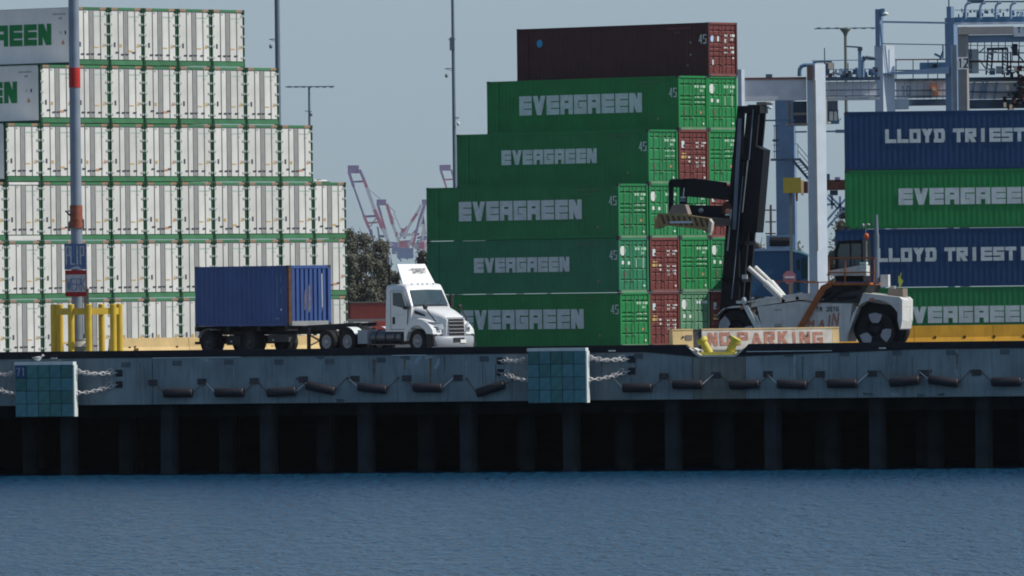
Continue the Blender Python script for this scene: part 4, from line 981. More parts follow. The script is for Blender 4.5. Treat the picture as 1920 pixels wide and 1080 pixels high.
# ------------------------------------------------------------------ empty-container handler
HQ = R(17.0); HD = 462.0
hp = at(1530, 652, HD); H0 = Vector((hp.x, hp.y, gz(hp.x, hp.y)))
_hs = FPX / HD
_b = at(1530, 540, HD); _ppx = 1 / (_hs * math.cos(HQ))
_gy0 = 540 - (H0.z - _b.z) * _hs       # image row of the ground below px 1530
def hz(px, py):
    "photo pixel -> (u along the machine, height) in its near side plane"
    z = (_gy0 - py - (px - 1530) * ROLL) / _hs
    return ((px + ROLL * (_gy0 - py) - 1530) * _ppx, z)
def hp_(*a): return [hz(*p) for p in a]
def handler():
    t = thing('container_handler', 'white and black container handler truck with a tall tilted mast and a striped spreader', 'container handler', H0, -HQ)
    NY, FY = -1.6, 1.6      # near and far side of the chassis
    rc = hz(1643.5, 611); fc = hz(1385, 618)
    # chassis side silhouette with the two arches cut in
    def arc(c, r, a0, a1, n=10): return [(c[0] + r * math.cos(R(a0 + (a1 - a0) * i / n)), c[1] + r * math.sin(R(a0 + (a1 - a0) * i / n))) for i in range(n + 1)]
    low = .62
    # front part, middle and rear hood as separate welded bodies
    a = arc(fc, 1.14, 150, 18, 12)
    poly = hp_((1352, 588), (1362, 578), (1402, 576), (1424, 592), (1436, 616)) + [(a[-1][0] + .12, low)] + a[::-1]
    mb = MB(); mb.prism(poly[::-1], NY, NY + .7, 'machine_white'); mb.prism(poly[::-1], FY - .7, FY, 'machine_white'); obj('front_fender', mb, t)
    mb = MB(); mb.prism(hp_((1399, 573), (1407, 572), (1444, 640), (1434, 640))[::-1], NY - .10, NY - .003, 'rim_white'); obj('fender_step', mb, t)
    mb = MB(); poly = hp_((1424, 575), (1500, 565), (1530, 568), (1600, 569), (1592, 640), (1440, 642))
    mb.prism(poly[::-1], NY + .04, FY - .04, 'machine_white'); mid = obj('chassis', mb, t)
    mb = MB(); poly = hp_((1408, 577), (1424, 560), (1480, 552), (1545, 548), (1545, 562), (1500, 562), (1424, 574)); mb.prism(poly[::-1], NY + .25, FY - .25, 'machine_white'); obj('chassis_top', mb, t)
    # engine bay: recessed dark box with pipes
    mb = MB(); poly = hp_((1532, 567), (1548, 535), (1630, 530), (1618, 552), (1606, 568)); mb.prism(poly[::-1], NY + .35, FY - .35, 'machine_charcoal'); eb = obj('engine_bay', mb, t)
    mb = MB()
    for p, q in (((1540, 560), (1560, 545)), ((1556, 562), (1575, 548)), ((1572, 560), (1606, 556)), ((1580, 545), (1612, 540))):
        (x0, z0), (x1, z1) = hz(*p), hz(*q); mb.cyl((x0, NY + .27, z0), (x1, NY + .27, z1), .07, 'machine_dark', n=8)
    obj('hose', mb, eb)
    # rear hood and counterweight
    a = arc(rc, 1.26, 4, 158, 16)
    poly = hp_((1707, 562), (1700, 558), (1621, 549), (1590, 636)) + a[::-1] + hp_((1700, 606), (1708, 598))
    poly = hp_((1693, 600), (1693, 562), (1688, 557), (1621, 549), (1588, 640)) + a[::-1]
    mb = MB(); mb.prism(poly[::-1], NY, NY + .55, 'machine_white'); mb.prism(poly[::-1], NY + 1.5, NY + 2.0, 'machine_white')
    mb.prism(hp_((1622, 550), (1688, 558), (1693, 563), (1693, 575), (1626, 566))[::-1], NY + .55, NY + 1.5, 'machine_white')
    rh = obj('rear_hood', mb, t)
    mb = MB(); poly = hp_((1684, 575), (1692.5, 575), (1692.5, 602), (1690, 616), (1688, 618), (1684, 600)); mb.prism(poly[::-1], NY + .02, NY + 1.98, 'machine_white'); obj('counterweight', mb, t)
    mb = MB(); mb.prism(arc(rc, 1.24, 0, 360, 30)[:-1], NY + .56, NY + .60, 'machine_black'); obj('wheel_well', mb, t); mb = MB(); mb.prism(arc(fc, 1.12, 0, 180, 16), NY + .72, NY + .75, 'machine_black'); obj('wheel_well', mb, t)
    # wheels with three pale sidewall patches each
    for nm, c, rr, angs in (('drive', fc, .96, (150, 350, 250)), ('steer', rc, .90, (88, 338, 222))):
        ty, rm = wheel_mesh(rr, .58), rim_mesh(rr, .5, 'machine_dark')
        for y in (NY + .22, FY - .22):
            wv = add_wheel(t, c[0], y, rr - .0, ty, rm, flip=y > 0)
            for a0 in angs:
                mb = MB()
                pts = [(rr * k * math.cos(R(a0 + da)), -.29 - .008, rr * k * math.sin(R(a0 + da))) for k, da in ((.42, -24), (.62, -28), (.90, -24), (.92, 0), (.90, 24), (.62, 28), (.42, 24), (.38, 0))]
                mb.face(pts, 'tyre_mark_grey'); obj('sidewall_patch', mb, wv)
    mb = MB()
    for c in (fc, rc): mb.cyl((c[0], NY + .1, .92), (c[0], FY - .1, .92), .16, 'machine_black', n=10)
    obj('axle', mb, t)
    # lettering and decals
    x, z = hz(1534, 584); mb = MB(); text(mb, 'TMB2076', (x, NY + .03, z), (1, 0, 0), (0, 0, 1), .22, .13, .165, .04, 'dark_mark'); obj('fleet_number', mb, t)
    mb = MB(); 
    for i_, (ch, px_, py_, h_) in enumerate((('M', 1517, 617, .42), ('A', 1537, 616, .42), ('I', 1553, 614, .60), ('N', 1562, 611, .62))):
        x, z = hz(px_, py_); mb = MB(); text(mb, ch, (x, NY + .03, z), Vector((1, 0, .04)), Vector((.12, 0, 1)), h_, .34 if ch != 'I' else .2, .4, .085, 'faded_red'); obj('sprayed_letter', mb, t)
    mb = MB()
    for px, py, a_, b_ in ((1396, 577, .16, .16), (1637, 561, .24, .14), (1420, 583, .10, .16), (1472, 559, .1, .1)):
        x, z = hz(px, py); mb.face([(x - a_ / 2, NY - .006, z - b_ / 2), (x + a_ / 2, NY - .006, z - b_ / 2), (x + a_ / 2, NY - .006, z + b_ / 2), (x - a_ / 2, NY - .006, z + b_ / 2)], 'faded_red')
    obj('side_reflector', mb, t)
    mb = MB()
    for px, py, a_, b_ in ((1463, 581, .40, .03), (1463, 608, .35, .03), (1463, 612, .35, .05)):
        x, z = hz(px, py); mb.face([(x - a_ / 2, NY + .033, z - b_ / 2), (x + a_ / 2, NY + .033, z - b_ / 2), (x + a_ / 2, NY + .033, z + b_ / 2), (x - a_ / 2, NY + .033, z + b_ / 2)], 'dark_mark')
    for px, py in ((1473, 564), (1499, 559), (1551, 562)):
        x, z = hz(px, py); pts = [(x + .09 * math.cos(q), NY + .0, z + .09 * math.sin(q)) for q in [2 * math.pi * i / 12 for i in range(12)]]; mb.face([(p[0], NY + .015, p[2]) for p in pts], 'machine_black')
    obj('access_panel', mb, t)
    # orange stair rail and deck edge
    def hb(mb, p, q, y, w_, h_, m):
        (x0, z0), (x1, z1) = hz(*p), hz(*q); mb.beam((x0, y, z0), (x1, y, z1), w_, h_, m)
    mb = MB(); hb(mb, (1489, 644), (1549, 540), NY - .12, .12, .28, 'handrail_orange'); hb(mb, (1546, 541), (1562, 533), NY - .12, .12, .25, 'handrail_orange'); obj('stair_stringer', mb, t)
    mb = MB(); (x0, z0), (x1, z1) = hz(1556, 534), hz(1634, 531); mb.box(x0, x1, NY - .1, FY + .1, z0 - .03, z0 + .09, 'handrail_orange'); obj('platform', mb, t)
    mb = MB()
    for px, top in ((1558, 484), (1588, 484), (1641, 484)): hb(mb, (px, 531), (px, top), NY - .05, .06, .06, 'handrail_orange')
    hb(mb, (1557, 484), (1644, 484), NY - .05, .06, .07, 'handrail_orange'); hb(mb, (1557, 511), (1644, 511), NY - .05, .05, .05, 'handrail_orange')
    obj('guard_rail', mb, t)
    mb = MB(); hb(mb, (1478, 531), (1546, 528), FY, .05, .05, 'handrail_orange'); hb(mb, (1416, 528), (1500, 528), FY, .05, .05, 'handrail_orange')
    for px in (1430, 1452, 1486, 1505, 1540): hb(mb, (px, 555), (px, 528), FY, .05, .05, 'handrail_orange')
    obj('far_rail', mb, t)
    # cab: glazed box
    mb = MB(); poly = hp_((1562, 528), (1560, 470), (1566, 452), (1611, 450), (1613, 528)); mb.prism(poly[::-1], -.75, .75, 'machine_black'); cb = obj('operator_cab', mb, t)
    mb = MB(); mb.prism(hp_((1566, 505), (1566, 472), (1570, 458), (1588, 457), (1588, 505))[::-1], -.77, -.753, 'glass_dark'); mb.prism(hp_((1591, 505), (1591, 457), (1609, 457), (1609, 505))[::-1], -.77, -.753, 'glass_dark'); obj('cab_window', mb, cb)
    # white air box wedge in front of the cab and the white block
    mb = MB(); mb.prism(hp_((1553, 517), (1556, 508), (1612, 498), (1626, 498), (1626, 517))[::-1], NY + .05, NY + .75, 'machine_white'); obj('air_box', mb, t)
    mb = MB()
    for i in range(4): (x0, z0), (x1, z1) = hz(1615, 514.5 - i * 6), hz(1627, 509.5 - i * 6); mb.box(x0, x1, NY - .03, NY + .3, z0, z1, 'rim_white')
    obj('step_block', mb, t)
    mb = MB(); (x0, z0), (x1, z1) = hz(1620, 498), hz(1620, 449); mb.cyl((x0, -.9, z0), (x0, -.9, z1), .05, 'olive_grey', n=8); bc = obj('beacon_post', mb, t)
    mb = MB(); (x0, z0) = hz(1620, 443.5); mb.lathe([(.001, .15), (.09, .13), (.12, .05), (.12, -.13), (.001, -.13)], 'beacon_orange', axis='z', c=(x0, -.9, z0), n=12); obj('beacon', mb, bc)
    mb = MB(); x0, z0 = hz(1607, 424); x1, z1 = hz(1612, 448)
    mb.cyl((x1, -.2, z1), (x1, -.2, z0 + .1), .02, 'steel_grey', n=6); mb.ball((x0, -.2, z0), (.07, .07, .12), 'steel_grey', n=8); mb.ball((x0 + .25, -.2, z0 + .05), (.09, .07, .07), 'steel_grey', n=8); obj('work_lamp', mb, cb)
    # exhaust and tall pole
    mb = MB(); (x0, z0), (x1, z1), (x2, z2) = hz(1637, 533), hz(1636.5, 440), hz(1636, 403); mb.cyl((x0, -.7, z0), (x1, -.7, z1), .13, 'mast_grey', n=12); mb.cyl((x1, -.7, z1), (x2, -.7, z2), .11, 'mast_grey', r1=.07, n=12); obj('exhaust_stack', mb, t)
    mb = MB(); (x0, z0), (x1, z1) = hz(1646, 538), hz(1660, 515); mb.box(x0, x1, -.9, -.5, z0, z1, 'machine_white'); obj('filter_box', mb, t)
    mb = MB(); (x0, z0), (x1, z1) = hz(1657, 553), hz(1684, 539); mb.box(x0, x1, -.6, .3, z0 - .1, z1 - .05, 'spreader_grey'); mb.box(x0 + .1, x0 + .3, -.6, -.2, z1 - .05, z1 + .08, 'steel_grey'); obj('radiator_cap', mb, t)
    mb = MB(); (x0, z0), (x1, z1) = hz(1675, 543), hz(1679, 512); mb.cyl((x0, -.4, z0), (x1, -.4, z1), .015, 'flag_lime', n=6)
    mb.face([(x1 - .12, -.42, z1 - .10), (x1 + .10, -.40, z1 - .38), (x1 - .05, -.42, z1 - .75), (x1 - .14, -.41, z1 - .4)], 'flag_lime'); obj('pennant', mb, t)
    # lift cylinders, light rod and headlight
    for k, dy in ((0, NY + .35), (1, NY + .80)):
        mb = MB(); dx = 8 * 0; (x0, z0), (xm, zm), (x1, z1) = hz(1405 + 7 * k, 502 - k), hz(1436 + 5 * k, 530 - k), hz(1470, 563)
        mb.cyl((x0, dy, z0), (xm, dy, zm), .115, 'hydraulic_silver', n=14); mb.cyl((xm, dy, zm), (x1, dy, z1), .17, 'machine_white', n=14); obj('lift_cylinder', mb, t)
    mb = MB(); hb(mb, (1407, 566), (1456, 557), NY - .02, .05, .06, 'rim_white'); hb(mb, (1474, 555), (1508, 549.5), NY - .02, .05, .06, 'rim_white'); obj('tie_rod', mb, t)
    mb = MB(); x0, z0 = hz(1399, 564); mb.ball((x0, NY + .15, z0), (.14, .14, .20), 'lamp_glass', n=12); obj('headlight', mb, t)
    mb = MB(); x0, z0 = hz(1391, 567); mb.box(x0 - .16, x0 + .10, NY + .1, NY + .4, z0 - .05, z0 + .08, 'rim_white'); x0, z0 = hz(1398, 519); mb.box(x0 - .1, x0 + .1, NY + .2, NY + .5, z0 - .1, z0 + .1, 'machine_white'); obj('mast_lamp', mb, t)
    # mast: two outer channels and two inner ones with cross ties, tilted back
    for dy in (-1.0, .72):
        mb = MB(); mb.prism(hp_((1360, 600), (1374, 410), (1394, 202), (1406, 202), (1398, 410), (1396, 600))[::-1], dy, dy + .28, 'machine_black'); obj('outer_mast_rail', mb, t)
    for dy in (-.68, .44):
        mb = MB(); mb.prism(hp_((1386, 560), (1410, 196), (1432, 196), (1420, 330), (1400, 575))[::-1], dy, dy + .22, 'machine_dark'); obj('inner_mast_rail', mb, t)
    for py, h_ in ((198, 14), (290, 9), (375, 10), (452, 8), (520, 9), (585, 12)):
        xx = 1400 - (py - 200) * .085; (x0, z0), (x1, z1) = hz(xx - 6, py + h_), hz(xx + 30, py); mb = MB(); mb.box(x0, x1, -1.0, 1.0, z0, z1, 'machine_black'); obj('mast_crosshead', mb, t)
    mb = MB()
    for dy in (-.35, .1): 
        (x0, z0), (x1, z1) = hz(1378, 585), hz(1412, 215); mb.cyl((x0, dy, z0), (x1, dy, z1), .12, 'machine_black', n=10)
    (x0, z0), (x1, z1) = hz(1392, 430), hz(1399, 222); mb.beam((x0 - .1, -1.02, z0), (x1, -1.02, z1), .04, .18, 'mast_grey'); obj('hoist_ram', mb, t)
    for (pa, pb_, rr_, mm_) in (((1404, 398), (1414, 300), .035, 'steel_grey'), ((1384, 560), (1405, 330), .03, 'mast_grey'), ((1376, 470), (1383, 392), .05, 'steel_grey'), ((1416, 300), (1424, 205), .03, 'mast_grey')):  # lift chains; the first pale rod imitates light showing through the mast
        (x0, z0), (x1, z1) = hz(*pa), hz(*pb_); mb = MB(); mb.cyl((x0, -1.04, z0), (x1, -1.04, z1), rr_, mm_, n=6); obj('chain_and_slit_rod', mb, t)
    # battery of hoses and carriage box behind the mast
    mb = MB(); poly = hp_((1424, 273), (1442, 281), (1429, 436), (1401, 436), (1413, 330)); mb.prism(poly[::-1], -.9, .3, 'machine_black'); cr = obj('rear_carriage', mb, t)
    mb = MB(); hb(mb, (1431, 213), (1425, 274), -.8, .05, .06, 'machine_black'); hb(mb, (1432, 200), (1432, 215), -.8, .09, .09, 'machine_dark'); obj('hose_guide', mb, cr)
    mb = MB(); (x0, z0) = hz(1437, 195); mb.box(x0 - .2, x0 + .3, -1.0, -.6, z0 - .05, z0 + .10, 'spreader_grey'); mb.ball((x0 + .45, -.9, z0 + .02), (.18, .12, .08), 'steel_grey', n=8); obj('top_lamp', mb, t)
    # carriage reaching forward to the spreader
    mb = MB(); mb.prism(hp_((1255, 336), (1300, 334), (1358, 342), (1358, 350), (1385, 352), (1385, 378), (1330, 372), (1285, 368), (1285, 352), (1255, 350))[::-1], -1.0, -.6, 'machine_black')
    mb.prism(hp_((1285, 340), (1385, 352), (1385, 378), (1285, 368))[::-1], .5, .9, 'machine_black'); ca = obj('upper_arm', mb, t)
    mb = MB()
    for px0, px1 in ((1253, 1261), (1274, 1286)): mb.prism(hp_((px0, 340), (px1, 340), (px1, 398), (px0, 398))[::-1], -1.0, -.8, 'machine_black')
    obj('arm_post', mb, t)
    mb = MB(); poly = hp_((1286, 384), (1386, 386), (1386, 424), (1340, 420), (1336, 408), (1286, 403)); mb.prism(poly[::-1], -.9, .9, 'machine_black'); obj('lower_arm', mb, t)
    mb = MB(); x0, z0 = hz(1314, 394.5); mb.ball((x0, -1.0, z0), (.13, .1, .13), 'steel_grey', n=12); obj('arm_lamp', mb, t); mb = MB()
    x0, z0 = hz(1281, 372); x1, z1 = hz(1283, 352); mb.cyl((x0, -1.05, z0), (x1, -1.05, z1), .03, 'rim_white', n=6); mb.box(x0 - .12, x0 + .12, -1.1, -1.0, z0 + .02, z0 + .09, 'rim_white'); mb.box(x0 - .2, x0 + .12, -1.15, -.95, z0 - .15, z0 - .02, 'mast_grey')
    obj('twistlock_gear', mb, t)
    mb = MB(); x0, z0 = hz(1363, 393); mb.ball((x0, -.95, z0), (.30, .1, .42), 'crane_brown', n=12); mb.ball((x0 + .03, -1.03, z0 - .08), (.14, .05, .14), 'crane_orange', n=10); mb.box(x0 - .08, x0 + .12, -1.08, -1.02, z0 - .28, z0 - .2, 'rim_white'); obj('hose_reel', mb, t)
    # spreader: long beam across the machine, its striped end facing the water
    mb = MB(); poly = hp_((1234, 402), (1283, 403), (1331, 411), (1328, 438), (1316, 432), (1290, 428), (1248, 424), (1234, 430), (1227, 429))
    mb.prism(poly[::-1], -5.6, -5.2, 'stripe_yellow'); mb.prism(hp_((1240, 404), (1325, 411), (1322, 424), (1244, 420))[::-1], -5.2, .4, 'machine_dark'); sp = obj('spreader', mb, t)
    for k in range(9):
        px = 1240 + k * 10.2; dy = (px - 1240) * .075
        mb = MB(); mb.prism(hp_((px, 403.5 + dy), (px + 4.0, 404.2 + dy), (px + 9.5, 421 + dy), (px + 5.0, 421 + dy))[::-1], -5.612, -5.602, 'stripe_dark'); obj('hazard_stripe', mb, sp)
    mb = MB(); mb.prism(hp_((1331, 412), (1336, 419), (1334, 434), (1331, 442), (1328, 432))[::-1], -5.7, -5.3, 'guide_cream'); obj('guide_arm', mb, sp)
    mb = MB(); mb.prism(hp_((1253, 402), (1260, 387), (1266, 384), (1284, 385), (1290, 403))[::-1], -5.5, -4.9, 'spreader_grey'); obj('end_bracket', mb, sp)
    mb = MB(); (x0, z0), (x1, z1) = hz(1257, 420), hz(1298, 413); mb.box(x0, x1, -5.66, -5.62, z0, z0 + .1, 'crane_pale'); obj('end_label', mb, sp)
handler()
# seat each assembly over its own axis: the near flank and the spreader stand nearer than the mast
_mast = ('outer_mast_rail', 'inner_mast_rail', 'mast_crosshead', 'hoist_ram', 'rear_carriage', 'chain_and_slit_rod', 'top_lamp')
for _h in [o for o in COL.objects if o.name == 'container_handler']:
    for o in _h.children:
        k = o.name.split('.')[0]
        if k in _mast: continue
        o.location.x += 1.62 if k == 'spreader' else .33

# ------------------------------------------------------------------ things on the quay
def near_pt(px, dep):
    "world point on the deck under pixel column px, dep metres inland of the face"
    x, _ = qloc(px, 650, dep); p = Vector((0, QY, 0)) + qx * x + qn * dep
    return Vector((p.x, p.y, gz(p.x, p.y)))
# fender panels
def tile_panel(px0, px1, py0, py1, label, num=None):
    (xa, za), (xb, zb) = qloc(px0, py1), qloc(px1 - 12, py0); wdt = xb - xa; hgt = zb - za
    t = quay_frame('fender_panel', label, 'dock fender', group='fender panels on the quay face')
    off = -1.15
    (xa, za), (xb, zb) = qloc(px0, py1, off), qloc(px1 - 12, py0, off); wdt = xb - xa; hgt = zb - za
    mb = MB(); mb.box(xa, xb, off + .06, off + .42, za, zb, 'panel_back'); obj('panel_frame', mb, t)
    mb = MB(); mb.box(xa - .02, xb + .02, off + .0, off + .46, zb + .003, zb + .13, 'rim_white'); mb.box(xb + .003, xb + .06, off + .02, off + .48, za, zb + .0, 'rim_white'); obj('white_edge', mb, t)
    nx, nz = 5, 4; g = .026
    for i in range(nx):
        for j in range(nz):
            x0 = xa + wdt * i / nx; z0 = za + hgt * j / nz
            m = 'tile_blue' if (num and i == 0 and j == nz - 1) else random.choice(['tile_teal', 'tile_teal', 'tile_green']) if i not in (2,) else 'tile_green'
            mb = MB(); mb.box(g / 2, wdt / nx - g / 2, 0, .06, g / 2, hgt / nz - g / 2, m)
            o = obj('pad', mb, t, (x0, off + random.uniform(-.008, .008), z0))
    if num:
        mb = MB(); text(mb, num, (xa + .08, off - .02, zb - .45), (1, 0, 0), (0, 0, 1), .34, .16, .22, .045, 'sign_grey'); obj('number', mb, t)
    for zz in (.3, .75):
        mb = MB(); mb.cyl((xa + wdt / 2, off + .43, za + hgt * zz), (xa + wdt / 2, 0.0, za + hgt * zz), .34, 'rubber', n=18); obj('rubber_cone', mb, t)
    # chains
    def chain(p, q, sag, n):
        mb = MB(); p = Vector(p); q = Vector(q); pts = []
        for i in range(n + 1):
            f = i / n; c = p.lerp(q, f); c.z -= sag * 4 * f * (1 - f); pts.append(c)
        for i in range(n):
            a, b = pts[i], pts[i + 1]; d = (b - a).normalized(); L_ = (b - a).length * .78
            side = d.cross(Vector((0, 1, 0))).normalized() if i % 2 == 0 else Vector((0, 1, 0))
            c = (a + b) / 2; ww = .055; rr = .017
            ring = [c + d * (L_ * math.cos(u)) + side * (ww * 1.2 * math.sin(u)) for u in [2 * math.pi * k / 8 for k in range(8)]]
            for k in range(8): mb.cyl(ring[k], ring[(k + 1) % 8], rr, 'chain_steel', n=5, caps=False)
        return obj('chain', mb, t)
    for s, xe in ((1, xb + .06), (-1, xa)):
        xo = xe + s * 1.55
        chain((xe, off + .3, zb - .22), (xo, -.02, zb - .36 - (.0)), .10, 10)
        chain((xe, off + .3, zb - .22 - .06), (xo - s * .25, -.02, zb - .36 + .12), .16, 9)
        chain((xe, off + .3, zb - 1.20), (xo, -.02, zb - .86), .08, 10)
        chain((xe, off + .3, zb - 1.16), (xo - s * .3, -.02, zb - .80), .14, 9)
        mb = MB(); mb.box(xo - .06, xo + .22, -.05, 0.02, zb - .52, zb - .24, 'machine_dark'); mb.box(xo - .06, xo + .22, -.05, 0.02, zb - 1.0, zb - .72, 'machine_dark'); obj('anchor_plate', mb, t)
    return t, xa, xb, zb, off
random.seed(11)
pl, pxa, pxb, pzb, poff = tile_panel(29, 148, 684, 782, 'teal tiled fender panel numbered 71 with white edges, left one', '71')
tile_panel(990, 1109, 658, 756, 'teal tiled fender panel with white edges under the bright green containers, right one')
# roller fenders hung on chains
ROLL_PX = [(334, 738, 0), (430, 737, 0), (528, 736, 3), (601, 729, -12), (698, 729, -6), (802, 728, -1), (920, 730, 17), (1195, 728, 0), (1289, 722, 0), (1396, 722, 2), (1485, 722, -3), (1579, 720, 0), (1696, 716, 5), (1769, 716, -8), (1887, 717, 0)]
mb = MB(); mb.lathe([(.06, -.62), (.17, -.62), (.19, -.58), (.19, .58), (.17, .62), (.06, .62)], 'roller_rubber', axis='x', n=18); RL_ME = mb.mesh('roller')
MT_ = None
for i, (px, py, tilt) in enumerate(ROLL_PX):
    off = -.24; x, z = qloc(px, py - 1, off)
    lab = 'black roller fender, %s from the left among those %s the right panel' % (ORD[i if i < 7 else i - 7], 'left of' if i < 7 else 'right of')
    base = Vector((0, QY, 0)) + qx * x + qn * off + Vector((0, 0, z))
    t = thing('roller_fender', lab, 'roller fender', base, -QA, 'roller fenders along the quay')
    o = obj('roller', RL_ME, t); o.rotation_euler.y = -R(tilt)
    tr = R(tilt)
    for s in (-1, 1):
        a = Vector((s * .62 * math.cos(tr), 0, s * .62 * math.sin(tr))); b = Vector((s * 1.08, .20, .42))
        mb = MB(); mb.cyl(a, b, .022, 'chain_dark' if (i + s) % 3 else 'chain_steel', n=6)
        mb.ball(b, .045, 'chain_dark', n=6); obj('hanger_chain', mb, t)

# bollard in its recess
xb_, _ = qloc(1347, 650, .45); base = Vector((0, QY, -.20)) + qx * xb_ + qn * .55
t = thing('mooring_bollard', 'yellow twin-horned mooring bollard in a white recess of the quay edge', 'bollard', base, -QA)
mb = MB(); mb.box(-.75, .75, -.28, .28, 0, .12, 'bollard_yellow'); obj('base_plate', mb, t)
for s in (-1, 1):
    mb = MB(); d = Vector((s * .42, 0, .74)).normalized()
    p0 = Vector((s * .40, 0, .06)); mb.cyl(p0, p0 + d * .62, .17, 'bollard_yellow', r1=.165, n=18); mb.cyl(p0 + d * .56, p0 + d * .72, .235, 'bollard_yellow', n=18)
    mb.cyl(p0 + d * .50, p0 + d * .56, .17, 'bollard_yellow', r1=.235, n=18, caps=False); obj('horn', mb, t)

# concrete barriers
def barrier(p, q, h, top_m, face_m, label, bw=.60, segs=1, name='concrete_barrier', foot=None, group=None):
    d = (q - p); L_ = d.length; t = thing(name, label, 'barrier', p, math.atan2(d.y, d.x), group)
    n = segs
    for i in range(n):
        a, b = L_ * i / n + (.01 if i else 0), L_ * (i + 1) / n - .01
        mb = MB(); prof = [(-bw / 2, 0), (-bw / 2, .10), (-bw * .27, .36 * h / .81), (-bw * .16, h), (bw * .16, h), (bw * .27, .36 * h / .81), (bw / 2, .10), (bw / 2, 0)]
        for (y0, z0), (y1, z1) in zip(prof, prof[1:]): mb.face([(a, y0, z0), (b, y0, z0), (b, y1, z1), (a, y1, z1)][::-1], top_m if z0 == z1 == h else face_m)
        mb.face([(a, y, z) for y, z in prof], face_m); mb.face([(b, y, z) for y, z in reversed(prof)], face_m)
        obj('block', mb, t)
    return t, L_
# NO PARKING barrier in front of the handler
DN = 9.0
def along(px, dep, z=None):
    p = near_pt(px, dep); return p
pA, pB = near_pt(1258, DN), near_pt(1570, DN + 4.2)
t, L_ = barrier(pA, pB, .86, 'barrier_buff', 'barrier_white', 'long worn white barrier sprayed NO PARKING behind the yellow bollard', segs=1)
for o in list(t.children): bpy.data.objects.remove(o)
d = pB - pA
def slab(a, b, m, mt, nm='block', h=.86, y=.0):
    mb = MB(); mb.hexa([(a, -.28 + y, 0), (b, -.28 + y, 0), (b, .28, 0), (a, .28, 0), (a, -.20 + y, h - .06), (b, -.20 + y, h - .06), (b, .2, h - .06), (a, .2, h - .06)], m)
    mb.box(a - .01, b + .01, -.22 + y, .22, h - .057, h, mt); return obj(nm, mb, t)
sc_ = L_ / 312.0
slab(0, 38 * sc_, 'barrier_buff', 'barrier_buff'); slab(39 * sc_, 54 * sc_, 'machine_charcoal', 'machine_charcoal', 'dark_gap', .84, .08)
slab(55 * sc_, L_ - .32, 'barrier_white', 'barrier_buff'); slab(L_ - .31, L_, 'barrier_buff', 'barrier_buff')
random.seed(5)
mb = MB(); uz_ = Vector((0, .10, 1)).normalized()

for ch, px_, w_ in (('N', 66, .42), ('O', 88, .46), ('P', 121, .48), ('A', 146, .50), ('R', 171, .48), ('K', 197, .46), ('I', 220, .34), ('N', 238, .46), ('G', 262, .46)):
    mb = MB(); text(mb, ch, (px_ * sc_, -.275, .12 + random.uniform(-.02, .03)), (1, 0, 0), uz_, .56, w_, .5, .13, 'faded_red'); obj('sprayed_letter', mb, t)
mb = MB()
for px in (19, 107, 252): mb.cyl((px * sc_, -.27, .52), (px * sc_, -.22, .52), .045, 'dark_mark', n=10)
obj('lifting_hole', mb, t)
mb = MB(); mb.box(24 * sc_, 36 * sc_, -.262, -.235, .38, .60, 'spreader_grey'); obj('stencil_patch', mb, t)
# long yellow barrier on the right, four lengths
p, q = at(1566, 640, 470.5), at(2010, 640, 470.5); p.z = gz(p.x, p.y) ; q.z = p.z
ty_, L_ = barrier(p, q, 1.04, 'barrier_buff', 'barrier_yellow', 'long saturated yellow barrier below the right stack of containers', bw=.7, segs=3)
mb = MB(); 
for k in range(1, 8):
    x = L_ * k / 8 - .9; mb.box(x - .09, x + .09, -.30, -.20, .02, .20, 'brown_stain'); mb.box(x - .05, x + .05, -.24, -.16, .42, .54, 'brown_stain')
obj('drain_stain', mb, ty_)
# buff barrier on the left, runs behind the trailer
p, q = at(206, 650, 420.5), at(640, 650, 425.5); p.z = q.z = 0
tb_, L_ = barrier(p, q, .72, 'barrier_buff', 'barrier_buff', 'pale buff concrete barrier with rusty drain stains between the yellow guard posts and the trailer', segs=3)
mb = MB(); s_ = L_ / 434
for px, w_, a_, b_ in ((45, 6, 0, .28), (44, 3, .32, .38), (34, 3, .30, .36), (76, 6, 0, .16), (83, 6, 0, .08), (122, 3, .28, .36), (240, 6, 0, .26), (300, 4, .2, .3)):
    x = px * s_; mb.box(x - w_ * s_ / 2, x + w_ * s_ / 2, -.30 + (a_ > .1) * .10, -.16, .0 + a_, b_ + .0, 'brown_stain')
obj('drain_stain', mb, tb_)

# yellow pipe guard round the light mast
CD = 8.0
pts = [(101.5, 0.0), (134, -.95), (167, -1.3), (213, -.55), (224.5, .35), (191, 1.25), (150, 1.3), (113, .9)]
gw = [near_pt(px, CD + dy) for px, dy in pts]
cg = sum(gw, Vector()) / len(gw)
t = thing('pipe_guard', 'yellow ring of steel guard posts and flat rail round the foot of the mast', 'guard posts', cg)
for p in gw:
    q = p - cg; mb = MB(); mb.cyl((q.x, q.y, 0), (q.x, q.y, 2.20), .14, 'yellow_paint', n=16); mb.cyl((q.x, q.y, 2.20), (q.x, q.y, 2.235), .14, 'yellow_paint', r1=.11, n=16); obj('post', mb, t)
for a, b in zip(gw, gw[1:] + gw[:1]):
    a, b = a - cg, b - cg; d = (b - a).normalized(); mb = MB(); mb.beam(a + d * .12 + Vector((0, 0, 1.92)), b - d * .12 + Vector((0, 0, 1.92)), .03, .28, 'yellow_paint'); obj('rail', mb, t)
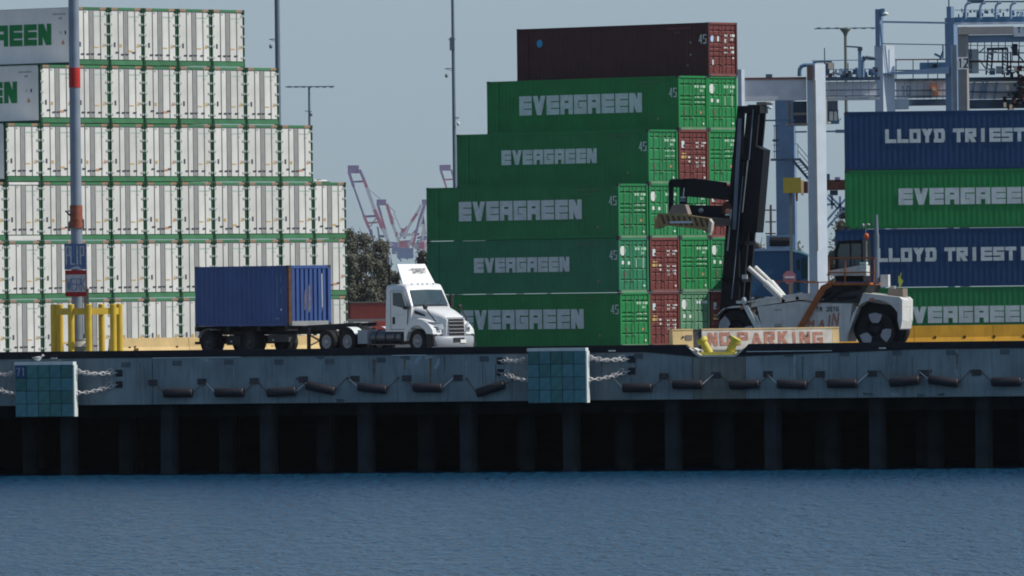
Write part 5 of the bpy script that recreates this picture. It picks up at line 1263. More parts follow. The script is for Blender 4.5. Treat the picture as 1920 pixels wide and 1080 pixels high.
# mast with sign
pm = near_pt(146, CD); lx = thing('light_mast', 'tall grey steel mast with a red band, standing inside the yellow guard posts', 'mast', pm)
mb = MB(); mb.cyl((0, 0, .7), (0, 0, 30), .255, 'pole_grey', r1=.20, n=20); obj('shaft', mb, lx)
mb = MB(); mb.cyl((0, 0, 0), (0, 0, .72), .42, 'quay_concrete_brown', n=16); obj('footing', mb, lx)
def zof(py, P): 
    s = FPX / P.y; return CAMZ + (555 + (960 - 146) * ROLL - py) / s - P.z
for (a, b, m, r) in ((127, 164, 'red_band', .252), (385, 413, 'rust_band', .275)):
    mb = MB(); mb.cyl((0, 0, zof(b, pm)), (0, 0, zof(a, pm)), r, m, n=20); obj('band', mb, lx)
mb = MB(); z = zof(420, pm); mb.cyl((0, 0, z - .18), (0, 0, z + .16), .29, 'rust_band', n=20); mb.box(-.34, -.26, -.1, .1, z - .3, z + .1, 'mast_grey'); mb.box(.26, .34, -.1, .1, z - .3, z + .2, 'olive_grey'); obj('clamp', mb, lx)
mb = MB(); z = zof(400, pm); mb.beam((-.25, -.1, z - .1), (-.46, -.12, z + .12), .07, .07, 'machine_dark'); mb.box(-.36, -.24, -.16, -.04, z + .06, z + .14, 'rim_white'); obj('camera_bracket', mb, lx)
mb = MB(); mb.cyl((.0, -.02, zof(650, pm)), (.0, -.02, zof(640, pm)), .43, 'notch_white', n=16); mb.box(.28, .50, -.12, .12, .75, 2.9, 'quay_concrete_brown'); obj('cable_riser', mb, lx)
ps = Vector((pm.x - .05, pm.y - .36, 0)); ts = thing('notice_board', 'narrow rusty sign, blue over red, with tall pale letters strapped to the mast', 'sign', ps, R(-4))
z0, z1, zm = zof(556, pm), zof(457, pm), zof(506, pm)
mb = MB(); mb.box(-.47, .47, 0, .03, zm + .01, z1, 'sign_blue'); bl = obj('upper_board', mb, ts)
mb = MB(); text(mb, 'PLIP', (-.42, -.004, zm + .22), (1, 0, 0), (0, 0, 1), z1 - zm - .32, .20, .205, .062, 'sign_grey'); obj('upper_lettering', mb, bl)
mb = MB(); mb.face([(-.3, -.006, zm + .03), (.3, -.006, zm + .03), (.1, -.006, zm + .18), (-.06, -.006, zm + .13)], 'sign_grey'); obj('scratch', mb, bl)
mb = MB(); mb.box(-.45, .47, 0, .03, z0, zm - .01, 'sign_red'); rd = obj('lower_board', mb, ts)
mb = MB(); mb.face([(-.42, -.005, z0 + .20), (.44, -.005, z0 + .20), (.44, -.005, zm - .20), (-.42, -.005, zm - .20)], 'sign_grey'); obj('pale_field', mb, rd)
mb = MB(); text(mb, 'WERK', (-.38, -.009, z0 + .26), (1, 0, 0), (0, 0, 1), .52, .19, .205, .03, 'sign_blue'); obj('lower_lettering', mb, rd)

# gull on the left fender panel
gx_, gzv = qloc(72, 683.5, poff + .2); gb = Vector((0, QY, pzb + .13)) + qx * gx_ + qn * (poff + .2)
t = thing('gull', 'small white gull with grey wings resting on top of the left tiled fender panel', 'bird', gb, -QA)
mb = MB(); n = 12; rows = []
for x, r, z in ((-.27, .012, .19), (-.20, .035, .17), (-.10, .075, .15), (0, .09, .145), (.08, .075, .16), (.13, .05, .21), (.155, .045, .25), (.18, .048, .275), (.21, .042, .28), (.235, .02, .275), (.29, .004, .265)):
    rows.append([(x, r * math.cos(2 * math.pi * k / n), z + r * 1.05 * math.sin(2 * math.pi * k / n)) for k in range(n)])
mb.grid(rows, 'gull_white', closed=True); obj('body', mb, t)
for s in (-1, 1):
    mb = MB(); mb.grid([[(-.30, s * .03, .19), (-.30, s * .035, .185)], [(-.15, s * .05, .21), (-.16, s * .075, .14)], [(0, s * .06, .22), (-.02, s * .10, .13)], [(.08, s * .05, .20), (.08, s * .085, .15)]], 'gull_grey'); obj('wing', mb, t)
    mb = MB(); mb.cyl((.02, s * .03, .06), (.02, s * .03, .0), .008, 'rust_orange', n=5); obj('leg', mb, t)
# ------------------------------------------------------------------ yard beyond the stacks
class WB(MB):
    "mesh builder fed with photo pixels at a given distance; everything it makes stands at that real distance"
    def pb(s, px0, px1, py0, py1, D, dep, m):
        a = at((px0 + px1) / 2, py0, D); b = at((px0 + px1) / 2, py1, D); x0 = at(px0, (py0 + py1) / 2, D).x; x1 = at(px1, (py0 + py1) / 2, D).x
        s.box(min(x0, x1), max(x0, x1), D, D + dep, min(a.z, b.z), max(a.z, b.z), m)
    def bar(s, p, q, D, w, h, m, D2=None):
        s.beam(at(p[0], p[1], D), at(q[0], q[1], D2 or D), w, h, m)
    def rod(s, p, q, D, r, m, n=8):
        s.cyl(at(p[0], p[1], D), at(q[0], q[1], D), r, m, n=n)
    def leg(s, l, mid, r, y0, y1, D, m, zb=None):
        "square column set cornerwise: edges seen at pixel columns l, mid, r"
        A = at(mid, y0, D); zt = A.z; z0 = zb if zb is not None else at(mid, y1, D).z
        xl, xm, xr = at(l, y0, D).x, A.x, at(r, y0, D).x; dl, dr = (xm - xl) * 1.0, (xr - xm) * 1.0
        k = -ROLL * 0
        pts = [(xm, D), (xr, D + dr), (xl + (xr - xm), D + dl + dr), (xl, D + dl)]
        s.hexa([(x, y, z0) for x, y in pts] + [(x, y, zt) for x, y in pts], m)
def wobj(name, mb, parent):
    p = parent
    off = Vector((0, 0, 0))
    while p is not None: off += Vector(p.location); p = p.parent
    mb.v = [(v[0] - off.x, v[1] - off.y, v[2] - off.z) for v in mb.v]
    return obj(name, mb, parent)
YG = -0.40
def base_at(px, D): p = at(px, 560, D); return Vector((p.x, D, YG))

# gantry crane nearest the green stack
D = 592.0
t = thing('gantry_crane', 'pale blue yard gantry crane whose box girder meets the top of the green stack', 'crane', base_at(1525, D))
for (l, m_, r, y0) in ((1513, 1528, 1548, 120), (1383, 1390, 1396, 130)):
    mb = WB(); mb.leg(l, m_, r, y0, 560, D, 'crane_pale', YG); wobj('leg', mb, t)
mb = WB(); mb.leg(1454, 1488, 1492, 187, 560, D + 12, 'crane_blue', YG); wobj('rear_leg', mb, t)
mb = WB(); mb.bar((1527, 150), (1532, 470), D - .05, .14, .14, 'crane_tan'); mb.bar((1518, 122), (1518, 150), D, .3, .3, 'chain_dark'); wobj('cable_tray', mb, t)
mb = WB(); mb.pb(1391, 1512, 149, 188, D + .6, 1.4, 'sts_white'); g = wobj('girder', mb, t)
mb = WB(); mb.pb(1391, 1512, 145, 148.8, D + .5, 1.6, 'maroon_rod'); mb.pb(1436, 1448, 139, 145, D + .6, .4, 'crane_dark'); wobj('rail_strip', mb, g)
mb = WB(); mb.pb(1522, 1650, 182, 187.5, D + 2, 1.2, 'crane_pale'); wobj('lower_beam', mb, t)
mb = WB(); mb.pb(1520, 1650, 144, 150, D + 2, 2.0, 'crane_dark'); wobj('walkway', mb, t)
mb = WB()
for y in (150.5, 169.5, 181): mb.bar((1520, y), (1650, y - 1.4), D + 1.9, .05, .07, 'crane_dark')
for x in range(1524, 1650, 15): mb.bar((x, 150), (x, 182), D + 1.9, .05 if x % 2 else .1, .05, 'crane_blue')
wobj('side_railing', mb, t)
mb = WB(); mb.pb(1524, 1645, 153, 180, D + 2.3, .1, 'sts_white'); wobj('wind_panel', mb, t)
mb = WB()
for x in (1546, 1553, 1563, 1590): mb.bar((x, 145), (x, 118 if x != 1546 else 90), D + 2.5, .06, .06, 'crane_dark')
mb.bar((1522, 114), (1650, 112), D + 2.5, .05, .05, 'crane_blue'); mb.bar((1522, 131), (1650, 129), D + 2.5, .04, .04, 'crane_blue')
wobj('upper_railing', mb, t)
def hoop(mb, x0, x1, yt, yb, D, r, m):
    w_ = (x1 - x0) / 2; k = min(w_, 10); pts = [(x0, yb), (x0, yt + k)] + [(x0 + k - k * math.cos(R(a)), yt + k - k * math.sin(R(a))) for a in (30, 60, 90)] + [(x1 - k + k * math.sin(R(a)), yt + k - k * math.cos(R(a))) for a in (0, 30, 60, 90)] + [(x1, yb)]
    for p, q in zip(pts, pts[1:]): mb.rod(p, q, D, r, m, 8)
mb = WB(); hoop(mb, 1499, 1537, 122, 143, D + 1, .12, 'crane_deck_blue'); wobj('pipe_hoop', mb, t)
mb = WB(); mb.rod((1522, 122), (1528, 116), D + 1.5, .08, 'crane_dark'); mb.rod((1528, 116), (1560, 115), D + 1.5, .06, 'crane_dark'); wobj('pipe_run', mb, t)
mb = WB(); mb.pb(1553, 1563, 117, 129, D + 2, .5, 'crane_cream'); mb.pb(1547, 1553, 118, 133, D + 2, .6, 'crane_dark'); wobj('control_box', mb, t)
mb = WB(); mb.bar((1587, 87), (1616, 89), D + 2, .09, .09, 'crane_dark'); mb.bar((1612, 89), (1612, 146), D + 2, .24, .2, 'crane_blue'); mb.bar((1608, 92), (1617, 92), D + 1.9, .3, .2, 'crane_dark'); wobj('vent_pipe', mb, t)
mb = WB(); mb.rod((1618, 145), (1618, 112), D + 2, .09, 'crane_blue'); mb.rod((1618, 112), (1622, 107), D + 2, .14, 'crane_dark'); mb.rod((1622, 107), (1641, 110), D + 2, .10, 'crane_dark'); wobj('vent_pipe', mb, t)
random.seed(21)
mb = WB()
for i in range(60):
    x = random.uniform(1530, 1642); y = random.uniform(130, 143); w_ = random.uniform(2, 8); mb.pb(x, x + w_, y - random.uniform(1, 7), y + 3, D + 2.4 + random.uniform(0, 1), .5, random.choice(['crane_dark', 'crane_blue', 'crane_deck_blue', 'crane_pale', 'crane_brown']))
tag(wobj('hoist_machinery', mb, t), kind='stuff')
mb = WB(); mb.pb(1488, 1513, 190, 234, D + 3, 2, 'crane_dark'); mb.pb(1488, 1513, 211, 216, D + 2.8, .2, 'crane_tan'); mb.pb(1477, 1483, 190, 232, D + 3.5, .6, 'crane_tan'); wobj('trolley', mb, t)
mb = WB(); mb.pb(1476, 1514, 231, 235, D + 2.5, 2.4, 'crane_tan'); wobj('trolley_platform', mb, t)
mb = WB(); mb.pb(1541, 1550, 184, 233, D + 1, .7, 'crane_cream'); mb.pb(1525, 1541, 184, 198, D + .8, .8, 'crane_blue'); wobj('junction_box', mb, t)
mb = WB(); mb.pb(1552, 1571, 189, 206, D + 2, 1.5, 'crane_dark'); mb.pb(1552, 1572, 206, 232, D + 2.2, 1.3, 'crane_deck_blue'); cb = wobj('crane_cab', mb, t)
mb = WB(); mb.pb(1555, 1562, 209, 226, D + 2.1, .05, 'lamp_glass'); mb.pb(1564, 1570, 209, 226, D + 2.1, .05, 'lamp_glass'); wobj('cab_glass', mb, cb)
mb = WB(); mb.bar((1570, 206), (1573, 232), D + 2, .06, .06, 'crane_dark'); mb.bar((1572, 228), (1577, 222), D + 2, .05, .05, 'crane_dark'); mb.pb(1552, 1558, 228, 232, D + 1.8, .2, 'white_mark'); wobj('cab_lamp', mb, t)
mb = WB()
for (a, b, y) in ((1424, 1490, 226), (1490, 1513, 247.5), (1548, 1586, 246.5)): mb.bar((a, y), (b, y - .5), D + 3, .10, .10, 'crane_blue')
mb.pb(1567, 1584, 243, 249, D + 3.2, .4, 'crane_blue'); wobj('tie_bar', mb, t)
# ladder cage, platforms and stairs on the rear leg
mb = WB()
for y in (236, 262, 272, 284): mb.bar((1449, y), (1462, y), D + 11, .05, .05, 'crane_dark')
for x in (1452, 1456): mb.bar((x, 234), (x, 299), D + 11, .04, .04, 'crane_dark')
mb.pb(1449, 1460, 261, 265, D + 11, .8, 'crane_dark'); wobj('ladder', mb, t)
mb = WB(); mb.pb(1446, 1499, 297, 301, D + 10.5, 1.2, 'crane_dark'); wobj('landing', mb, t)
mb = WB()
for (p, q) in (((1486, 300), (1516, 336)), ((1498, 297), (1526, 330))): mb.bar(p, q, D + 10.5, .08, .16, 'crane_dark')
for k in range(7): mb.bar((1487 + 4.4 * k, 301 + 5 * k), (1497 + 4.4 * k, 299 + 5 * k), D + 10.5, .05, .05, 'crane_blue')
for (p, q) in (((1496, 272), (1526, 308)), ((1496, 283), (1526, 318)), ((1496, 270), (1496, 297)), ((1490, 270), (1496, 270))): mb.bar(p, q, D + 10.4, .04, .04, 'crane_dark')
wobj('stair', mb, t)
mb = WB(); mb.ball(at(1444, 202, D - 3), (.13, .1, .09), 'white_mark', n=8); mb.bar((1425, 196), (1444, 202), D - 3, .06, .06, 'crane_dark'); wobj('flood_lamp', mb, t)

# second gantry with the tall posts
D = 622.0
t = thing('gantry_crane', 'blue gantry crane with two tall posts joined by a thin tie bar, upper right', 'crane', base_at(1715, D))
mb = WB(); mb.leg(1640, 1655, 1678, 85, 560, D, 'crane_pale', YG); wobj('leg', mb, t)
mb = WB(); mb.leg(1641, 1649, 1656, 17, 86, D, 'crane_blue'); wobj('post', mb, t)
mb = WB(); mb.leg(1772, 1788, 1796, 33, 560, D, 'crane_blue', YG); wobj('leg', mb, t)
mb = WB(); mb.leg(1775, 1783, 1789, 12, 34, D, 'crane_blue'); mb.bar((1779, -30), (1779, 12), D, .08, .08, 'crane_dark'); wobj('post', mb, t)
mb = WB(); mb.bar((1655, 41), (1776, 43), D, .10, .12, 'crane_blue'); mb.bar((1655, 82), (1776, 84), D, .05, .06, 'crane_dark'); wobj('tie_bar', mb, t)
mb = WB(); a = at(1656, 137, D); b = at(1780, 125, D); c_ = at(1780, 138, D); d_ = at(1656, 139.5, D)
mb.hexa([(d_.x, D, d_.z), (c_.x, D, c_.z), (c_.x, D + .6, c_.z), (d_.x, D + .6, d_.z), (a.x, D, a.z), (b.x, D, b.z), (b.x, D + .6, b.z), (a.x, D + .6, a.z)], 'crane_blue'); wobj('cantilever', mb, t)
mb = WB(); mb.pb(1651, 1659, 16, 30, D - .3, .4, 'crane_deck_blue'); mb.ball(at(1660, 26, D - .4), (.2, .2, .12), 'white_mark', n=8); wobj('lamp', mb, t)
mb = WB(); mb.pb(1678, 1776, 147, 151, D + 2, 1.5, 'crane_dark'); mb.pb(1678, 1776, 151.5, 153, D + 2, 1.5, 'crane_tan'); mb.pb(1700, 1790, 186, 197, D + 2, 2, 'crane_dark'); mb.pb(1676, 1704, 185, 204, D + 1, 2, 'crane_pale'); wobj('walkway', mb, t)
mb = WB()
for y in (112, 132, 170, 181): mb.bar((1678, y), (1776, y - .8), D + 2, .05, .08, 'crane_dark' if y != 112 else 'maroon_rod')
for x in (1680, 1712, 1740, 1758): mb.bar((x, 112), (x, 150), D + 2, .06, .06, 'crane_dark')
for x in range(1684, 1776, 12): mb.bar((x, 152), (x, 186), D + 2, .04, .04, 'crane_blue')
wobj('railing', mb, t)
mb = WB(); mb.pb(1680, 1774, 154, 184, D + 2.2, .1, 'sts_white'); wobj('wind_panel', mb, t)
mb = WB(); p = at(1690, 179, D + 1.8); text(mb, '10', p, (1, 0, 0), (0, 0, 1), .62, .24, .34, .06, 'crane_dark'); wobj('number', mb, t)
mb = WB(); mb.pb(1726, 1776, 117, 131, D + 2.5, 1.5, 'crane_deck_blue'); mb.pb(1750, 1757, 120, 127, D + 2.4, .1, 'letter_black'); wobj('motor_housing', mb, t)
mb = WB(); mb.pb(1744, 1757, 157, 168, D + 1.2, .8, 'crane_orange'); mb.pb(1750, 1759, 168, 180, D + 1.2, .8, 'crane_orange'); mb.pb(1748, 1754, 164, 170, D + 1.1, .1, 'crane_cream'); wobj('brake_unit', mb, t)
mb = WB(); mb.bar((1762, 112), (1768, 96), D + 2, .10, .10, 'crane_dark'); mb.bar((1768, 84), (1768, 112), D + 2, .1, .1, 'crane_blue'); mb.bar((1752, 101), (1766, 108), D + 2, .14, .14, 'crane_deck_blue'); wobj('anemometer', mb, t)

# numbered portal frame
D = 566.0
t = thing('portal_crane', 'grey portal crane frame numbered 12 with a railed blue deck, at the top right', 'crane', base_at(1850, D))
mb = WB(); mb.leg(1796, 1812, 1816, 50, 560, D, 'crane_tan', YG); wobj('leg', mb, t)
mb = WB(); mb.leg(1783, 1785, 1794, 84, 560, D + 3, 'crane_pale', YG); wobj('rear_leg', mb, t)
mb = WB(); mb.pb(1797, 1901, 50, 64, D - .1, .8, 'crane_tan'); mb.pb(1807, 1990, 65, 78, D + .2, 1.2, 'crane_blue'); mb.pb(1901, 1990, 50, 68, D - .1, .8, 'crane_pale'); wobj('cross_beam', mb, t)
mb = WB(); p = at(1907, 62, D - .2); text(mb, 'T12', p, (1, 0, 0), (0, 0, 1), .36, .24, .34, .06, 'letter_black'); wobj('lettering', mb, t)
mb = WB(); mb.pb(1794, 1815, 107, 130, D - .5, .05, 'plate_white'); npl = wobj('number_plate', mb, t)
mb = WB(); p = at(1796.5, 127.5, D - .51); text(mb, '12', p, (1, 0, 0), (0, 0, 1), .56, .27, .31, .085, 'letter_black'); wobj('number', mb, npl)
mb = WB(); mb.pb(1790, 1990, 31, 41, D + 1, 2.5, 'crane_deck_blue'); mb.pb(1790, 1990, 41, 45, D + .9, .4, 'crane_pale'); wobj('deck', mb, t)
mb = WB(); mb.pb(1815, 1845, -1, 5, D + 2, 1, 'crane_dark'); mb.bar((1815, 3), (1990, 3), D + 1, .07, .09, 'crane_dark'); mb.bar((1790, 19), (1990, 19), D + 1, .06, .06, 'rim_white'); wobj('top_rail', mb, t)
for x in (1810, 1838, 1867, 1895, 1923):
    mb = WB(); pts = [(x, 35), (x, 14), (x + 1.5, 9), (x + 5, 6), (x + 10, 5)]
    for p, q in zip(pts, pts[1:]): mb.rod(p, q, D + .9, .075, 'crane_blue')
    wobj('deck_post', mb, t)
random.seed(4)
mb = WB()
for i in range(46):
    x = random.uniform(1795, 1925); y = random.uniform(20, 33); w_ = random.uniform(1.5, 6); mb.pb(x, x + w_, y - random.uniform(1, 6), y + 1.5, D + 2 + random.uniform(0, 1), .4, random.choice(['crane_dark', 'crane_deck_blue', 'crane_pale', 'crane_deck_blue']))
tag(wobj('deck_machinery', mb, t), kind='stuff')
mb = WB()
for x in (1849, 1858, 1880, 1889): mb.bar((x, 140), (x + (4 if x < 1870 else 0), 92), D + 2.5, .10, .10, 'crane_dark')
mb.bar((1850, 92), (1890, 91), D + 2.5, .12, .16, 'crane_dark'); mb.bar((1855, 102), (1868, 96), D + 2.5, .08, .08, 'crane_dark')
for k in range(6): mb.bar((1849, 98 + 7 * k), (1860, 104 + 7 * k), D + 2.5, .05, .05, 'crane_blue'); mb.bar((1880, 98 + 7 * k), (1890, 104 + 7 * k), D + 2.5, .05, .05, 'crane_blue')
wobj('lattice_frame', mb, t)
mb = WB(); mb.pb(1823, 1835, 92, 137, D + 2, 1, 'rim_white'); mb.pb(1812, 1822, 92, 137, D + 2.3, 1, 'crane_blue'); wobj('cable_cabinet', mb, t)
mb = WB(); mb.bar((1815, 115), (1990, 117), D + 1.5, .10, .12, 'crane_brown'); mb.bar((1815, 131), (1990, 133), D + 1.5, .05, .06, 'rim_white'); mb.bar((1815, 85), (1990, 87), D + 1.5, .04, .04, 'crane_dark'); wobj('service_rail', mb, t)
mb = WB(); mb.pb(1815, 1990, 144, 150, D + 2, 2, 'crane_dark'); mb.pb(1815, 1990, 150.5, 153, D + 1.9, .3, 'crane_tan'); mb.pb(1815, 1990, 186, 202, D + 2.2, 2, 'crane_dark'); wobj('service_deck', mb, t)
mb = WB(); mb.pb(1816, 1990, 154, 185, D + 2.2, .1, 'sts_white')
for x in (1824, 1840, 1848, 1866): mb.bar((x + 3, 154), (x - 2, 186), D + 2, .12, .12, 'crane_blue')
mb.bar((1816, 172), (1990, 174), D + 1.9, .07, .09, 'crane_dark'); wobj('wind_panel', mb, t)
mb = WB()
for i in range(70):
    x = random.uniform(1884, 1925) + abs(random.gauss(0, 8)) * (1 if random.random() > .3 else -.6); y = random.uniform(118, 198); mb.pb(x, x + random.uniform(2, 8), y, y + random.uniform(2, 12), D + .5 + random.uniform(0, 1.5), .5, random.choice(['crane_brown', 'crane_brown', 'crane_dark', 'maroon_rod', 'machine_dark', 'crane_dark']))
for x, y in ((1887, 160), (1882, 192), (1893, 196), (1902, 124)): mb.pb(x, x + 5, y, y + 9, D + .3, .3, 'crane_cream')
tag(wobj('cable_reel_gear', mb, t), kind='stuff')


mb = WB()
for x in range(1820, 1990, 13): mb.bar((x, 79), (x, 114), D + 2.2, .05, .05, 'crane_blue')
for (p_, q_) in (((1818, 114), (1848, 88)), ((1895, 88), (1920, 116)), ((1818, 98), (1990, 100)), ((1836, 112), (1850, 131)), ((1895, 100), (1895, 144)), ((1910, 92), (1910, 144))): mb.bar(p_, q_, D + 2.1, .08, .08, 'crane_pale' if p_[0] < 1840 else 'crane_dark')
mb.pb(1868, 1879, 124, 138, D + 2, .5, 'crane_pale'); mb.pb(1856, 1866, 128, 140, D + 2, .5, 'crane_deck_blue'); mb.pb(1899, 1908, 82, 104, D + 2, .6, 'crane_dark')
wobj('upper_railing', mb, t)
# dark red trolley and lattice between the cranes
D = 650.0
t = thing('crane_trolley', 'dark red trolley on blue lattice legs, left of the green container in the right stack', 'crane', base_at(1565, D))
mb = WB(); mb.pb(1542, 1600, 337, 356, D, 2, 'crane_brown'); mb.pb(1545, 1556, 326, 337, D, 2, 'crane_dark'); mb.pb(1566, 1575, 332, 340, D, 1, 'sts_purple'); mb.pb(1557, 1571, 357, 366, D + .5, 1, 'crane_dark'); wobj('trolley', mb, t)
mb = WB()
for (p, q) in (((1545, 365), (1572, 392)), ((1553, 365), (1600, 410)), ((1540, 425), (1590, 368)), ((1546, 432), (1600, 372)), ((1540, 385), (1566, 382)), ((1560, 365), (1560, 392)), ((1575, 368), (1575, 392)), ((1545, 365), (1545, 450))): mb.bar(p, q, D, .10, .14, 'crane_blue')
wobj('lattice', mb, t)

# blue machine house, yellow box on its post, sign
D = 520.0
t = thing('machine_house', 'low blue machine cabin with dark windows, behind the white container handler', 'cabin', base_at(1450, D))
mb = WB(); mb.pb(1404, 1488, 470, 556, D, 3, 'cab_blue'); bd = wobj('body', mb, t)
mb = WB(); mb.pb(1404, 1488, 466, 470.5, D - .1, 3.2, 'crane_blue'); mb.pb(1438, 1490, 441, 466, D + 1, 1.5, 'crane_blue'); wobj('roof_box', mb, bd)
mb = WB(); mb.rod((1443, 453), (1482, 453), D + .6, .26, 'machine_black', 12); wobj('silencer', mb, t)
mb = WB(); mb.prism([(at(x, y, D).x, at(x, y, D).z) for x, y in ((1488, 472), (1500, 474), (1515, 480), (1515, 556), (1488, 556))][::-1], D - .2, D + 2.5, 'cab_blue'); cb = wobj('cab', mb, t)
mb = WB(); mb.prism([(at(x, y, D).x, at(x, y, D).z) for x, y in ((1487, 468), (1500, 470), (1516, 477), (1516, 480.5), (1499, 474), (1487, 472))][::-1], D - .3, D + 2.6, 'cab_light_blue'); wobj('cab_roof', mb, cb)
mb = WB()
for (a, b, y0, y1) in ((1494, 1499.5, 487, 506), (1503, 1514, 484, 522), (1494, 1500, 524, 545)): mb.pb(a, b, y0, y1, D - .23, .02, 'glass_dark')
wobj('window', mb, cb)
D = 500.0
p = base_at(1485, D); t = thing('lamp_post', 'grey post carrying a square dull yellow box beside the pale blue crane legs', 'post', p)
mb = WB(); mb.bar((1484.5, 556), (1482.5, 362), D, .16, .16, 'olive_grey'); wobj('post', mb, t)
mb = WB(); mb.pb(1469, 1502, 333, 362, D - .3, .7, 'box_yellow'); mb.pb(1492, 1496, 362, 377, D, .1, 'handrail_orange'); bx = wobj('yellow_box', mb, t)
mb = WB(); mb.pb(1505, 1515, 340, 362, D + 1, .6, 'crane_brown'); mb.pb(1502, 1507, 338, 366, D + .4, .3, 'crane_cream'); wobj('red_housing', mb, t)
t = thing('octagonal_sign', 'small faded pink octagonal sign low on the grey post behind the handler', 'sign', Vector((at(1480, 520, D - 1).x, D - 1, YG)))
c0 = at(1480, 520, D - 1); r_ = .36; pts = [(c0.x + r_ * math.cos(R(22.5 + 45 * k)), c0.z + r_ * math.sin(R(22.5 + 45 * k))) for k in range(8)]
mb = WB(); mb.prism(pts, D - 1.02, D - 1, 'sign_pink'); wobj('board', mb, t)
mb = WB(); mb.box(c0.x - .25, c0.x + .25, D - 1.03, D - 1.021, c0.z - .05, c0.z + .05, 'white_mark'); wobj('pale_bar', mb, t)
mb = WB(); mb.box(c0.x - .04, c0.x + .04, D - .99, D - .92, YG, c0.z + .3, 'olive_grey'); wobj('post', mb, t)

# masts
def t_mast(px, py_top, D, arm0, arm1, funnel, label):
    t = thing('flood_mast', label, 'mast', base_at(px, D))
    mb = WB(); p = at(px, py_top, D); s_ = FPX / D
    mb.cyl((p.x, D, YG), (p.x, D, p.z), .16, 'mast_grey' if not funnel else 'olive_grey', r1=.07 if not funnel else .10, n=10); wobj('shaft', mb, t)
    mb = WB(); mb.bar((arm0, py_top + (0 if not funnel else 1)), (arm1, py_top - 1), D, .08, .06, 'mast_grey'); n = 7
    for k in range(n):
        x = arm0 + (arm1 - arm0) * (k + .3) / n; mb.pb(x, x + 7, py_top - 1.6, py_top + 1.2, D - .1, .4, 'mast_grey')
    wobj('lamp_arm', mb, t)
    if funnel: mb = WB(); q = at(px, py_top + 15, D); mb.lathe([(.10, q.z - p.z), (.16, (q.z - p.z) * .6), (.36, -.08), (.38, 0), (.001, 0)], 'olive_grey', axis='z', c=(p.x, D, p.z), n=14); wobj('funnel_head', mb, t)
    else: mb = WB(); mb.bar((px - 8, py_top + 45), (px + 5, py_top + 46), D - .1, .05, .05, 'mast_grey'); mb.ball(at(px + 4, py_top + 52, D - .2), (.09, .09, .12), 'mast_grey', n=8); wobj('camera_bracket', mb, t)
t_mast(579.5, 163, 640.0, 535, 627, False, 'thin flood light mast with a wide crossarm rising behind the white container stack')
t_mast(1585, 53, 640.0, 1527, 1645, True, 'flood light mast with a funnel-shaped head and long crossarm above the gantry crane')
def steel_pole(px0, px1, y1, D, r0, r1, label, extras):
    q = at(px1, y1, D); t = thing('steel_pole', label, 'pole', Vector((q.x, D, YG)))
    mb = WB(); mb.cyl((q.x, D, YG), (q.x, D, 24), r0, 'mast_grey', r1=r1, n=12); wobj('shaft', mb, t)
    for e in extras:
        mb = WB()
        if e[0] == 'arm':
            _, px, py, dx = e; mb.bar((px, py), (px + dx, py + 1), D - .2, .04, .05, 'mast_grey'); mb.bar((px + dx, py), (px, py + 6), D - .2, .03, .03, 'mast_grey'); mb.ball(at(px + dx * .8, py + 14 if dx < 0 else py + 12, D - .2), (.10, .10, .13), 'rim_white' if dx > 0 else 'gull_grey', n=8); wobj('camera_arm', mb, t)
        else:
            _, px, py, h_ = e; mb.pb(px - 4, px + 5, py, py + h_, D - .3, .6, 'mast_grey'); mb.bar((px - 7, py + 4), (px + 8, py + 3), D - .2, .05, .05, 'steel_grey'); wobj('antenna_cluster', mb, t)
steel_pole(519, 521, 130, 560.0, .17, .15, 'plain grey pole with a small camera arm, behind the top tier of white containers', [('arm', 519, 73, -14)])
steel_pole(848, 853, 350, 600.0, .15, .09, 'slender grey pole with antennas in the open sky left of the green stack', [('arm', 852, 220, 9), ('ant', 847, 70, 24), ('arm', 850, 128, -16)])

# gull or fitting on the white stack
p = at(604, 344.5, 500.0)
t = thing('gull', 'white bird with dark wing tips sitting on the right edge of the white container stack', 'bird', Vector((at(603, 340, 498).x, 498.0, at(603, 343.5, 498).z)))
mb = MB(); mb.ball((0, 0, .09), (.34, .12, .09), 'gull_white', n=12); mb.ball((-.34, 0, .12), (.09, .07, .07), 'gull_white', n=10); obj('body', mb, t)
mb = MB(); mb.ball((.14, 0, .07), (.34, .13, .055), 'gull_grey', n=10); mb.ball((-.10, -.02, .16), (.16, .05, .05), 'gull_grey', n=8); obj('wing', mb, t)

# power pole far off
D = 1500.0
t = thing('power_pole', 'distant utility pole with three cross arms seen beside the handler mast', 'pole', base_at(1445, D))
mb = WB(); mb.bar((1446, 560), (1445, 384), D, .35, .35, 'chain_dark'); wobj('shaft', mb, t)
for y in (394, 416, 438): mb = WB(); mb.bar((1435, y), (1455, y), D, .2, .2, 'chain_dark'); wobj('cross_arm', mb, t)
